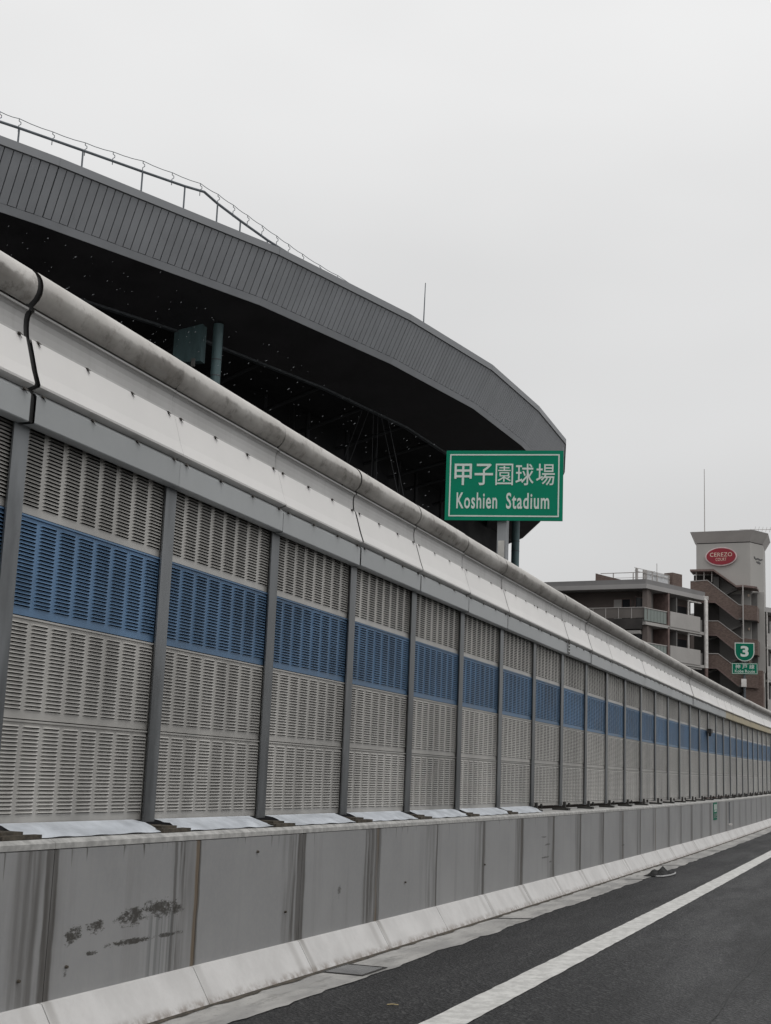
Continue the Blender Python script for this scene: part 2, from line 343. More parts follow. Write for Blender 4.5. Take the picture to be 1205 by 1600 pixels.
# ---------------------------------------------------------------- road frame
K, KV, D0, S0, SPB = 2.18453e-4, 3.28277e-4, 3.92706, 5.448477, 1.486915
def P(a, s, z=0.0):   # a metres from the barrier face towards the road, s along it, z above the road
    return Vector((-D0 + a + K * s * s / 2, s - a * K * s, KV * s * s / 2 + z))
def US(u): return S0 + u * SPB
def frame_rot(s): return (math.atan(KV * s), 0, -math.atan(K * s))
ZP = 1.0   # height of the panel foot above the road
def sweep(prof, s0, s1, n, zo=ZP, mb=None, mi=0, closed=False, caps=False, smooth=False, vs0=0.0):
    mb = mb or MB(); L = [vs0]
    for i in range(1, len(prof)): L.append(L[-1] + math.dist(prof[i], prof[i - 1]))
    vs, uvs = [], []; m_ = len(prof)
    for i in range(n + 1):
        s = s0 + (s1 - s0) * i / n
        for j, (a, z) in enumerate(prof):
            vs.append(P(a, s, zo + z)); uvs.append(((s - S0) / SPB, L[j]))
    fs = []
    for i in range(n):
        for j in range(m_ - 1 + (1 if closed else 0)):
            j2 = (j + 1) % m_; fs.append((i * m_ + j, (i + 1) * m_ + j, (i + 1) * m_ + j2, i * m_ + j2))
    mb.add(vs, fs, mi, uvs, smooth)
    if caps: mb.add(vs[:m_], [tuple(range(m_))], mi, uvs[:m_]); mb.add(vs[-m_:], [tuple(range(m_ - 1, -1, -1))], mi, uvs[-m_:])
    return mb
SA, SB = -3.0, 85.0
# ---------------------------------------------------------------- setting: ground, viaduct, road
g = MB(); g.add([(-1500, -1500, -9), (1500, -1500, -9), (1500, 2500, -9), (-1500, 2500, -9)], [(0, 1, 2, 3)]); g.obj('ground', 'ground', kind='structure')
mb = sweep([(21.2, -.012), (21.2, -1.2), (-.35, -1.2), (-.35, -.012)], SA - 8, SB, 40, zo=0, caps=True, closed=True); mb.obj('viaduct_deck', 'deck', kind='structure')
mb = sweep([(.5, 0), (21, 0)], SA - 8, SB, 60, zo=0); mb.obj('road', 'asphalt', kind='structure')
# gutter with an uneven asphalt edge
mb = MB(); n = 700; vs = []
for i in range(n + 1):
    s = SA + (SB - SA) * i / n
    e = .685 + .008 * math.sin(s * 1.7) + random.uniform(-.014, .014) + .012 * math.sin(s * 4.3 + math.sin(s * 1.1) * 2)
    vs += [P(.33, s, .004), P(e, s, .004)]
mb.add(vs, [(2 * i, 2 * i + 1, 2 * i + 3, 2 * i + 2) for i in range(n)]); mb.obj('gutter', 'gutter', kind='structure')
mb = MB(); vs = []
for i in range(n + 1):
    s = SA + (SB - SA) * i / n
    vs += [P(.322, s, .008), P(.362 + random.uniform(0, .03), s, .008)]
mb.add(vs, [(2 * i, 2 * i + 1, 2 * i + 3, 2 * i + 2) for i in range(n)]); mb.obj('gutter_dirt_seam', 'mud', kind='structure')
mb = MB(); vs = []
for i in range(n + 1):
    s = SA + (SB - SA) * i / n
    vs += [P(1.535 + random.uniform(-.004, .004), s, .005), P(1.755 + random.uniform(-.004, .004), s, .005)]
mb.add(vs, [(2 * i, 2 * i + 1, 2 * i + 3, 2 * i + 2) for i in range(n)]); mb.obj('road_edge_line', 'line', kind='structure')
mb = MB(); vs = []
for i in range(200):
    s = 2 + i * .35; c_ = 2.93 + .012 * math.sin(s * 3.1) + random.uniform(-.006, .006); vs += [P(c_, s, .003), P(c_ + .010, s, .003)]
mb.add(vs, [(2 * i, 2 * i + 1, 2 * i + 3, 2 * i + 2) for i in range(199)]); mb.obj('road_joint', 'rubber', kind='structure')
# dark cross joints of the gutter
for s in (12.9, 19.2, 22.8, 25.1, 28.4, 33.0, 38.0):
    m2 = MB(); m2.add([P(.34, s, .009), P(.71, s + .25, .009), P(.71, s + .31, .009), P(.34, s + .05, .009)], [(0, 1, 2, 3)]); m2.obj('gutter_joint', 'rubber', kind='structure')
# the other side of the expressway
mw = sweep([(10.2, 0), (10.35, .9), (10.65, .9), (10.8, 0)], SA - 8, SB, 30, zo=0, closed=True, caps=True).obj('median_wall', 'deck'); setp(mw, 'low concrete median wall between the carriageways, right of the lanes', 'wall')
fb = sweep([(20.6, 0), (20.6, 3.6), (21.0, 3.6), (21.0, 0)], SA - 8, SB, 30, zo=0, closed=True, caps=True).obj('opposite_barrier', 'steel_dark'); setp(fb, 'dark noise barrier across the opposite carriageway', 'noise barrier')
# ---------------------------------------------------------------- kerb
kt = thing('concrete_kerb', P(.3, 0, 0), 'white sloped concrete kerb along the foot of the grey wall', 'kerb')
for i in range(-6, 53):
    s0, s1 = US(i + .165) + .004, US(i + 1.165) - .004
    mb = sweep([(.15, -.80), (.203, -.80), (.215, -.804), (.335, -.995), (.335, -1.0), (.15, -1.0)], s0, s1, 3, closed=True, caps=True)
    mb.obj('kerb_block', 'kerb', kt)
# ---------------------------------------------------------------- parapet wall
pt_ = thing('concrete_parapet', P(0, 0, 0), 'grey stained concrete parapet wall carrying the louvred noise barrier', 'wall')
for i in range(-6, 53):
    s0, s1 = US(i + .185) + .003, US(i + 1.185) - .003
    vv = .0
    mb = MB(); vs = []; uvs = []; pr = [(-.3, -.106), (.19, -.106), (.197, -.112), (.197, -.2), (.197, -.4), (.197, -.6), (.197, -1.0), (-.3, -1.0)]
    N = 3
    for q in range(N + 1):
        s = s0 + (s1 - s0) * q / N
        for a, z in pr: vs.append(P(a, s, ZP + z)); uvs.append(((s - S0) / SPB, z))
    m_ = len(pr); fs = [(q * m_ + j, (q + 1) * m_ + j, (q + 1) * m_ + (j + 1) % m_, q * m_ + (j + 1) % m_) for q in range(N) for j in range(m_)]
    mb.add(vs, fs, 0, uvs); mb.add(vs[:m_], [tuple(range(m_))], 0, uvs[:m_]); mb.add(vs[-m_:], [tuple(range(m_ - 1, -1, -1))], 0, uvs[-m_:])
    mb.obj('concrete_section', 'parapet', pt_)
for i in range(-6, 53, 2):
    s0, s1 = US(i + .185) + .002, US(i + 2.185) - .002
    mb = sweep([(-.3, -.104), (-.3, -.06), (.17, -.06), (.199, -.078), (.199, -.104)], s0, s1, 4, closed=True, caps=True); mb.obj('coping', 'coping', pt_)
# anchor bolts heads low on the wall
for u, z in [(.04, -.68), (2.02, -.60), (3.62, -.55), (5.2, -.52), (1.7, -.2), (.30, -.66)]:
    c = P(.2, US(u), ZP + z); mb = MB(); mb.tube([c, c + Vector((.012, 0, 0))], [.009, .007], 7); mb.obj('anchor_bolt', 'mud', pt_)
# ---------------------------------------------------------------- noise barrier
nb = thing('noise_barrier', P(0, 0, ZP), 'long grey noise barrier of louvred panels with a blue stripe and rounded cap', 'noise barrier')
# louvred panel mesh (local x along the wall, y towards the back, z up)
def louvre_mesh():
    m = MB(); L, H = SPB - .05, .492; mx_, mt, mbm = .022, .022, .040
    cols, rows = 8, 23; cw = (L - 2 * mx_) / cols; rh = (H - mt - mbm) / rows
    lw = cw * .84
    # perimeter
    m.add([(0, .0, 0), (L, 0, 0), (L, 0, mbm), (0, 0, mbm)], [(0, 1, 2, 3)]); m.add([(0, 0, H - mt), (L, 0, H - mt), (L, 0, H), (0, 0, H)], [(0, 1, 2, 3)])
    m.add([(0, 0, H), (L, 0, H), (L, .09, H), (0, .09, H)], [(0, 1, 2, 3)]); m.add([(0, 0, 0), (0, .09, 0), (L, .09, 0), (L, 0, 0)], [(0, 1, 2, 3)])
    m.box(0, L, -.010, .0, H - .010, H - .001)
    # vertical ribs
    xs = [0] + [mx_ + cw * i + (cw - lw) / 2 for i in range(cols)]
    for i in range(cols + 1):
        x0 = 0 if i == 0 else mx_ + cw * i - (cw - lw) / 2; x1 = L if i == cols else mx_ + cw * i + (cw - lw) / 2
        m.add([(x0, 0, mbm), (x1, 0, mbm), (x1, 0, H - mt), (x0, 0, H - mt)], [(0, 1, 2, 3)])
    for c in range(cols):
        xc = mx_ + cw * (c + .5); x0, x1 = xc - lw / 2, xc + lw / 2; e = .012
        for r in range(rows):
            t = mbm + rh * (r + 1); out_ = .0112; zl = t - rh * .62; zb = t - rh * .86
            m.add([(x0, 0, t), (x1, 0, t), (x1 - e, -out_, zl), (x0 + e, -out_, zl)], [(3, 2, 1, 0)])
            m.add([(x0, 0, t), (x0 + e, -out_, zl), (x0, 0, zb)], [(0, 2, 1)]); m.add([(x1, 0, t), (x1, 0, zb), (x1 - e, -out_, zl)], [(0, 2, 1)])
            m.add([(x0, 0, zb), (x1, 0, zb), (x1, 0, t - rh), (x0, 0, t - rh)], [(3, 2, 1, 0)])
    m.add([(0, .03, 0), (L, .03, 0), (L, .03, H), (0, .03, H)], [(0, 1, 2, 3)], 1)
    m.add([(0, .092, 0), (0, .092, H), (L, .092, H), (L, .092, 0)], [(0, 1, 2, 3)], 0)
    me = m.mesh('louvre_panel'); me.materials.append(MT['louvre_grey']); me.materials.append(MT['backing']); return me
LM = louvre_mesh()
def post_mesh():
    m = MB(); h = 1.955; w = .0625
    m.box(-w, w, -.004, .006, 0, h); m.box(-.004, .004, .006, .085, 0, h); m.box(-w, w, .085, .095, 0, h)
    me = m.mesh('steel_post'); me.materials.append(MT['steel']); return me
PM = post_mesh()
def bracket_mesh(near=True):
    m = MB()
    if near:
        m.box(-.115, .20, -.168, .10, -.058, -.038); m.box(-.075, .10, -.13, .10, -.038, -.024)
    else:
        m.box(-.055, .065, -.11, .10, -.058, -.030); m.box(-.02, .04, -.06, -.03, -.030, .045)
    for x in (() if near else (.03,)):
        m.tube([(x, -.10, -.01), (x, -.10, .035)], .013, 6); m.tube([(x, -.10, .006), (x, -.10, .018)], .022, 6)
    me = m.mesh('base_bracket'); me.materials.append(MT['mud'] if near else MT['steel_dark']); return me
BM1, BM2 = bracket_mesh(True), bracket_mesh(False)
HALF = math.pi / 2
def mrot(s): # local x -> along wall (+s), local y -> away from the road (-a)
    T = Vector((K * s, 1, KV * s)).normalized(); A = Vector((-1, K * s, 0)).normalized(); Z = T.cross(A).normalized()
    if Z.z < 0: Z = -Z
    return Matrix((T, A, Z)).transposed().to_euler()
for i in range(-5, 52):
    s = US(i); s1 = US(i + 1); rr = mrot(s); rm = mrot((s + s1) / 2)
    inst('steel_post', PM, P(0, s - (.02 if i == 0 else 0), ZP - .008), rr, nb)
    near = i <= 6
    inst('base_bracket', BM1 if near else BM2, P(0, s, ZP), rr, nb)
    for k in range(4):
        z = .004 + .4975 * k
        dj = (random.uniform(-.004, .004), random.uniform(-.0015, .0015))
        inst('louvre_panel', LM, P(dj[1] - .022, s + .025, ZP + z), rm, nb, ['louvre_blue' if k == 2 else 'louvre_grey', 'backing'], **({'label': 'blue louvred panel'} if k == 2 else {}))
# upper assembly, one section per bay
TUBE = [(0.0, 2.517), (.012, 2.528), (.032, 2.548), (.046, 2.575), (.051, 2.600), (.050, 2.628), (.042, 2.655), (.027, 2.680), (.006, 2.700), (-.022, 2.712), (-.055, 2.712), (-.085, 2.700), (-.105, 2.675), (-.115, 2.64), (-.115, 2.517)]
COVER = [(.002, 2.335), (-.008, 2.37), (-.013, 2.41), (-.014, 2.44), (-.010, 2.47), (-.002, 2.484), (.010, 2.490), (.012, 2.500), (.001, 2.503), (-.03, 2.504)]
WHITE = [(.040, 2.084), (.084, 2.099), (.086, 2.110), (.060, 2.18), (.036, 2.26), (.016, 2.325), (.008, 2.350), (.0, 2.352)]
PLATE = [(.0, 1.915), (.066, 1.915), (.070, 1.920), (.070, 2.052), (.060, 2.066), (.036, 2.072), (.036, 2.082), (-.1, 2.083)]
BACK = [(-.1, 1.94), (-.1, 2.50), (-.11, 2.517)]
gap = {1: .012, 6: .016, 0: .038, 3: .020, 2: .006, 5: .018, 4: .009, 12: .02, 15: .03}
JU = -.03
for i in range(-5, 52):
    g0 = gap.get(i, .012) / 2; g1 = gap.get(i + 1, .012) / 2
    s0, s1 = US(i + JU) + g0, US(i + 1 + JU) - g1
    dz = random.uniform(-.004, .004); da = random.uniform(-.005, .005)
    def jit(pr): return [(a + da, z + dz) for a, z in pr]
    sweep(jit(TUBE), s0, s1, 2, smooth=True).obj('cap_tube', 'tube', nb)
    sweep(jit(COVER), s0, s1, 2, smooth=False).obj('upper_cover', 'cover', nb)
    sweep(jit(WHITE), s0, s1, 2).obj('white_panel', 'white_panel', nb)
    sweep(jit(PLATE), s0, s1, 2, caps=False).obj('cover_plate', 'plate_yellow' if i >= 20 else 'plate', nb, **({'label': 'yellowed cover plate'} if i >= 20 else {}))
    sweep(BACK, s0, s1, 1).obj('back_sheet', 'plate', nb)
    # joint seal behind the gap
    e0 = US(i + JU) - max(g0, .004) - .012; e1 = US(i + JU) + max(g0, .004) + .012
    ins = [(a - .012, z) for a, z in [(.066, 1.92), (.066, 2.05), (.05, 2.09), (.082, 2.108), (.036, 2.26), (.008, 2.345), (-.008, 2.37), (-.014, 2.44), (.0, 2.50), (.032, 2.548), (.051, 2.600), (.042, 2.655), (.006, 2.700), (-.055, 2.712), (-.11, 2.68)]]
    sweep(ins, e0, e1, 1, smooth=True).obj('joint_seal', 'rubber', nb)
# small clips under the upper cover and over the cover plate
def clip_mesh():
    m = MB(); m.add([(-.020, 0, .004), (.020, 0, .007), (.014, -.022, -.010), (-.003, -.024, -.014)], [(0, 1, 2, 3), (3, 2, 1, 0)])
    m.add([(-.005, -.002, .004), (.005, -.002, .004), (.003, -.024, -.030), (-.003, -.024, -.030)], [(0, 1, 2, 3), (3, 2, 1, 0)]); m.box(-.007, .007, -.009, .0, -.012, .004)
    me = m.mesh('clip'); me.materials.append(MT['clip']); return me
CM = clip_mesh(); far = MB()
for i in range(-4, 50):
    for k, fu in enumerate((.05, .355, .665, .945)):
        for a, z in ((.006, 2.350), (.066, 2.066)):
            s = US(i + JU + fu); zz = ZP + z
            if i <= 16: inst('clip', CM, P(a, s, zz), mrot(s), nb)
            else:
                c = P(a, s, zz); far.add([c + Vector(q) for q in ((0, -.025, 0), (0, .025, 0), (.03, .02, -.02), (.03, -.01, -.03))], [(0, 1, 2, 3), (3, 2, 1, 0)])
far.obj('far_clips', 'clip', nb, kind='stuff')
# sealing sheets lying on the coping
for i in range(-3, 7):
    m = MB(); nx, ny = 26, 5; vs = []
    for a in range(nx + 1):
        for b_ in range(ny + 1):
            fu, fv = a / nx, b_ / ny
            u0 = .055 + .02 * fv; u1 = .90 + .045 * fv
            h = .014 * math.sin(fu * 9 + i) * math.sin(fv * 3) + .009 * math.sin(fu * 23 + fv * 9 + i * 2) * fv + random.uniform(-.002, .002)
            vs.append(P(-.015 + .165 * fv + (.006 * math.sin(fu * 7 + i) if fv == 1 else 0), US(i + u0 + (u1 - u0) * fu), ZP + .006 - .060 * fv ** 1.05 + max(h, -.003) * (fv > 0) * (1 if fv < .95 else .35)))
    fs = [(a * (ny + 1) + b_, a * (ny + 1) + b_ + 1, (a + 1) * (ny + 1) + b_ + 1, (a + 1) * (ny + 1) + b_) for a in range(nx) for b_ in range(ny)]
    m.add(vs, fs, 0, None, True); m.obj('sealing_sheet', 'sheet', nb)
# dark fitting on the stripe and sensor
c = P(.03, US(17.9), ZP + 1.50); mb = MB(); mb.box(c.x - .02, c.x + .07, c.y - .16, c.y + .16, c.z - .06, c.z + .03); mb.box(c.x, c.x + .05, c.y - .04, c.y + .05, c.z - .13, c.z - .06); mb.obj('junction_box', 'steel_dark', nb)
# bent fixing ties on the joint after bay 7
for q in range(5):
    c = P(.078, US(8.0 + JU), ZP + 1.93 + q * .04); mb = MB(); mb.tube([c + Vector((0, -.02, .01)), c + Vector((.02, 0, 0)), c + Vector((0, .03, -.01))], .006, 5); mb.obj('wire_tie', 'clip', nb)
# ---------------------------------------------------------------- drain grate, rubbish, delineators
gt = thing('drain_grate', P(.5, 8.95, 0), 'rectangular steel drain grate set in the gutter beside the kerb', 'drain grate')
mb = MB()
s0, s1, a0, a1 = 8.72, 9.20, .36, .66
mb.add([P(a0, s0, .006), P(a1, s0, .006), P(a1, s1, .006), P(a0, s1, .006)], [(0, 1, 2, 3)]); mb.obj('pit', 'backing', gt)
mb = MB()
for (x0, x1, y0, y1) in ((a0, a1, s0, s0 + .02), (a0, a1, s1 - .02, s1), (a0, a0 + .02, s0 + .02, s1 - .02), (a1 - .02, a1, s0 + .02, s1 - .02)):
    mb.hexa([P(x0, y0, .007), P(x1, y0, .007), P(x1, y1, .007), P(x0, y1, .007)], [P(x0, y0, .0085), P(x1, y0, .0085), P(x1, y1, .0085), P(x0, y1, .0085)])
mb.obj('frame', 'steel_dark', gt)
for k in range(11):
    y = s0 + .045 + k * .037; mb = MB(); x0, x1 = a0 + .021, a1 - .021
    mb.hexa([P(x0, y, .007), P(x1, y, .007), P(x1, y + .02, .007), P(x0, y + .02, .007)], [P(x0, y, .0082), P(x1, y, .0082), P(x1, y + .02, .0082), P(x0, y + .02, .0082)]); mb.obj('bar', 'pale_rim', gt)
rb = thing('rubbish_scrap', P(.72, 20.6, .004), 'crumpled black scrap with a pale curled rim lying on the gutter edge', 'rubbish')
mb = MB(); nx, ny = 14, 10; vs = []
for a in range(nx + 1):
    for b_ in range(ny + 1):
        fx, fy = a / nx * 2 - 1, b_ / ny * 2 - 1
        h = max(0, 1 - fx * fx * 1.05 - fy * fy * 1.05) ** .6; h = h * (.075 + .03 * math.sin(fx * 7 + fy * 3) + random.uniform(-.015, .02)) * (1.25 - .5 * abs(fx + .1))
        vs.append(P(.72 + fx * .15, 20.75 + fy * .60, .010 + h * .8))
mb.add(vs, [(a * (ny + 1) + b_, (a + 1) * (ny + 1) + b_, (a + 1) * (ny + 1) + b_ + 1, a * (ny + 1) + b_ + 1) for a in range(nx) for b_ in range(ny)]); mb.obj('black_sheet', 'black_bag', rb)
mb = MB(); mb.tube([P(.76, 20.1, .014), P(.84, 20.2, .014), P(.90, 20.5, .016), P(.91, 20.9, .016), P(.87, 21.2, .014)], .013, 6); mb.obj('pale_rim', 'pale_rim', rb)
mb = MB(); mb.tube([P(1.18, 7.75, .006), P(1.205, 7.77, .008), P(1.24, 7.78, .006)], .0035, 5); setp(mb.obj('straw', 'straw'), 'small pale wisp of straw lying on the asphalt near the edge line', 'straw')
for (sx_, ax) in ((10.6, .98), (8.3, .64), (13.2, 1.1)):
    pass
# number plate on the parapet
np_ = thing('wall_number_plate', P(.2, 31.7, .55), 'small upright green and white plate fixed on the parapet wall', 'plate')
c0 = P(.202, 31.42, 0); c1 = P(.202, 31.98, 0); zb, zt = KV * 31.7 ** 2 / 2 + .52, KV * 31.7 ** 2 / 2 + .90
def wallquad(m, s0, s1, z0, z1, a, mi=0, th=.008):
    m.hexa([P(a, s0, z0), P(a, s1, z0), P(a, s1, z1), P(a, s0, z1)], [P(a + th, s0, z0), P(a + th, s1, z0), P(a + th, s1, z1), P(a + th, s0, z1)], mi)
m = MB(); wallquad(m, 31.40, 32.02, .52, .90, .199); m.obj('board', 'sign_green_small', np_)
m = MB()
for q in ((31.5, 31.62, .74, .86), (31.66, 31.72, .74, .86), (31.78, 31.9, .74, .86), (31.5, 31.9, .70, .725)): wallquad(m, *q, .2085, 0, .003)
m.obj('white_marks', 'sign_white', np_)
m = MB()
for q in ((31.5, 31.6, .56, .66), (31.68, 31.74, .56, .66), (31.80, 31.92, .60, .66), (31.80, 31.92, .56, .58)): wallquad(m, *q, .2085, 0, .003)
m.obj('pale_marks', 'glass_green', np_)
dl = thing('delineator', P(.2, 34.45, .35), 'thin grey conduit with white foot fixed on the parapet wall', 'conduit')
m = MB(); m.tube([P(.215, 34.4, .36), P(.215, 34.4, .88)], .018, 6); m.obj('tube', 'pole', dl)
m = MB(); m.box(*[v for v in (P(.2, 34.35).x, P(.2, 34.35).x + .07, 34.33, 34.47)], P(0, 34.4, .33).z, P(0, 34.4, .37).z); m.obj('foot', 'b_pipe', dl)

# ---------------------------------------------------------------- lettering
def text_mesh(body, x0, x1, z0, z1, bold=0.0, ext=.004, space=1.0, arch=0):
    c = bpy.data.curves.new('lettering', 'FONT'); c.body = body; c.offset = bold; c.extrude = .01; c.resolution_u = 3; c.space_character = space
    o = bpy.data.objects.new('lettering_tmp', c); COL.objects.link(o)
    dg = bpy.context.evaluated_depsgraph_get(); me = bpy.data.meshes.new_from_object(o.evaluated_get(dg))
    bpy.data.objects.remove(o); vs = [v.co.copy() for v in me.vertices]; fs = [tuple(p.vertices) for p in me.polygons]; bpy.data.meshes.remove(me)
    ax, bx = min(v.x for v in vs), max(v.x for v in vs); ay, by = min(v.y for v in vs), max(v.y for v in vs)
    return [((x0 + (v.x - ax) / (bx - ax) * (x1 - x0)), (z0 + (v.y - ay) / (by - ay) * (z1 - z0)), v.z / .01 * ext / 2 + ext / 2) for v in vs], fs
class Plane:   # upright board: origin (lower left), right vector, normal to the viewer
    def __init__(s, o, r): s.o = Vector(o); s.r = Vector(r).normalized(); s.n = Vector((s.r.y, -s.r.x, 0)).normalized()
    def pt(s, x, z, d=0): return s.o + s.r * x + Vector((0, 0, z)) + s.n * d
    def box(s, m, x0, x1, z0, z1, d0, d1, mi=0):
        m.hexa([s.pt(x0, z0, d0), s.pt(x1, z0, d0), s.pt(x1, z1, d0), s.pt(x0, z1, d0)], [s.pt(x0, z0, d1), s.pt(x1, z0, d1), s.pt(x1, z1, d1), s.pt(x0, z1, d1)], mi)
    def text(s, m, *a, d=0.0, **k):
        vs, fs = text_mesh(*a, **k); m.add([s.pt(x, z, d + y) for x, z, y in vs], fs)
    def poly(s, m, pts, d0, d1, mi=0):
        n = len(pts); m.add([s.pt(x, z, d1) for x, z in pts] + [s.pt(x, z, d0) for x, z in pts], [tuple(range(n)), tuple(range(2 * n - 1, n - 1, -1))] + [(i, i + n, (i + 1) % n + n, (i + 1) % n) for i in range(n)], mi)
# big green sign behind the barrier
bl = Vector((-6.045, 18.85, 3.80 + EYE)); br = Vector((-4.338, 19.17, 3.80 + EYE)); SWd = (br - bl).length; SH = 1.058
pl = Plane(bl, br - bl)
bs = thing('direction_sign', (-5.14, 19.05, .3), 'large green direction sign on a grey pole reading Koshien Stadium', 'sign')
def sxp(x): return (x - 696) / 184.0 * SWd
def szp(y): return (812.3 - y) / 108.3 * SH
m = MB(); pl.box(m, 0, SWd, 0, SH, -.03, 0); m.obj('board', ['sign_green'], bs)
m = MB(); b0, t_ = .055, .02
pl.box(m, b0, SWd - b0, b0, b0 + t_, .001, .004); pl.box(m, b0, SWd - b0, SH - b0 - t_, SH - b0, .001, .004); pl.box(m, b0, b0 + t_, b0 + t_, SH - b0 - t_, .001, .004); pl.box(m, SWd - b0 - t_, SWd - b0, b0 + t_, SH - b0 - t_, .001, .004)
m.obj('border', 'sign_white', bs)
for ch, x0, x1 in (('甲', 709.5, 737), ('子', 741.5, 770.5), ('園', 774.5, 802), ('球', 806, 834), ('場', 838, 867)):
    m = MB(); pl.text(m, ch, sxp(x0), sxp(x1), szp(758), szp(724.5), bold={'園': .0, '場': .004, '球': .006}.get(ch, .010), d=.001); m.obj('lettering', 'sign_white', bs)
for wd, x0, x1, sp1 in (('Koshien', 714, 778, 1.12), ('Stadium', 792, 859, 1.12)):
    m = MB(); pl.text(m, wd, sxp(x0), sxp(x1), szp(794.5), szp(769.5), bold=.016, d=.001, space=sp1); m.obj('lettering', 'sign_white', bs)
m = MB()
for z in (.25, .8): pl.box(m, .05, SWd - .05, z - .03, z + .03, -.07, -.031)
m.obj('stiffener', 'sign_back', bs)
m = MB(); pc = pl.pt(SWd * .5 - .01, 0, -.15)
m.box(pc.x - .07, pc.x + .07, pc.y - .07, pc.y + .07, .3, 5.9); m.obj('pole', 'pole', bs)
m = MB(); m.box(pc.x - .05, pc.x + .045, pc.y - .085, pc.y - .071, 4.35, 4.80); m.obj('pole_plate', 'pole_plate', bs)
m = MB(); m.box(pc.x - .3, pc.x + .25, pc.y - .1, pc.y + .1, -.3, .3); m.obj('pole_base', 'deck', bs)
# route shield
rs = thing('route_sign', (-3.83, 41.05, .9), 'green route 3 shield sign above a small green Kobe Route plate', 'sign')
pr = Plane((-4.16, 40.9, 3.41 + EYE), (1, .12, 0))
m = MB(); pr.box(m, 0, .735, 0, .325, -.02, 0); m.obj('plate', 'sign_green_small', rs)
m = MB(); t_ = .012
pr.box(m, .012, .723, .012, .012 + t_, .001, .004); pr.box(m, .012, .723, .301, .313, .001, .004); pr.box(m, .012, .024, .024, .301, .001, .004); pr.box(m, .711, .723, .024, .301, .001, .004); m.obj('border', 'sign_white', rs)
for ch, x0 in (('神', .10), ('戸', .30), ('線', .50)):
    m = MB(); pr.text(m, ch, x0, x0 + .14, .155, .285, bold=.004, d=.001); m.obj('lettering', 'sign_white', rs)
m = MB(); pr.text(m, 'Kobe Route', .09, .655, .045, .13, bold=.006, d=.001); m.obj('lettering', 'sign_white', rs)
def shield(w, h, r=0):
    pts = [(-w / 2, h), (w / 2, h)]; hh = h * .52
    for i in range(17):
        t = i / 16 * math.pi; pts.append((w / 2 * math.cos(t) * (1.0 if i else 1), hh - hh * math.sin(t) ** .9))
    return pts[::-1]
m = MB(); ox = .37; sh = shield(.555, .545); pr.poly(m, [(x + ox, z + .375) for x, z in sh], -.02, 0); m.obj('shield_rim', 'sign_white', rs)
m = MB(); sh = shield(.505, .495); pr.poly(m, [(x + ox, z + .40) for x, z in sh], .001, .005); m.obj('shield', 'sign_green_small', rs)
m = MB(); pr.text(m, '3', ox - .115, ox + .115, .505, .825, bold=.035, d=.006); m.obj('lettering', 'sign_white', rs)
m = MB(); q = pr.pt(.36, 0, -.06); m.tube([(q.x, q.y, .3), (q.x, q.y, 5.6)], .035, 8); m.obj('pole', 'rod', rs)
m = MB(); m.box(q.x - .08, q.x + .06, q.y - .12, q.y - .04, 4.33, 4.56); m.obj('lamp_box', 'b_pipe', rs)

# ---------------------------------------------------------------- stadium
st = thing('stadium', (-25, 60, -9), 'dark stadium stand with curved grey ribbed roof edge', 'stadium')
TOP = [(-45.0, 12.5), (-37.98, 20.35), (-31.96, 28.95), (-27.19, 38.30), (-22.96, 47.97), (-20.32, 56.94), (-18.69, 65.30), (-18.19, 73.48), (-18.34, 81.24), (-20.10, 88.8), (-22.60, 96.5), (-25.60, 103.0), (-31.5, 111), (-41, 120)]
ZT, ZB, ZS = 21.0 + EYE, 19.05 + EYE, 18.4 + EYE
def off(poly, d):
    r = []
    for i, p in enumerate(poly):
        a = Vector(poly[max(i - 1, 0)]); b_ = Vector(poly[min(i + 1, len(poly) - 1)]); t = (b_ - a).normalized(); nrm = Vector((-t.y, t.x)); q = Vector(p) + nrm * d; r.append((q.x, q.y))
    return r
BOT = off(TOP, .95); INN = off(TOP, 4.7); LIP = off(TOP, 4.9); DEEP = off(TOP, 24); ROOFI = off(TOP, 30)
def v3(p, z): return Vector((p[0], p[1], z))
def lerp(a, b_, t): return a + (b_ - a) * t
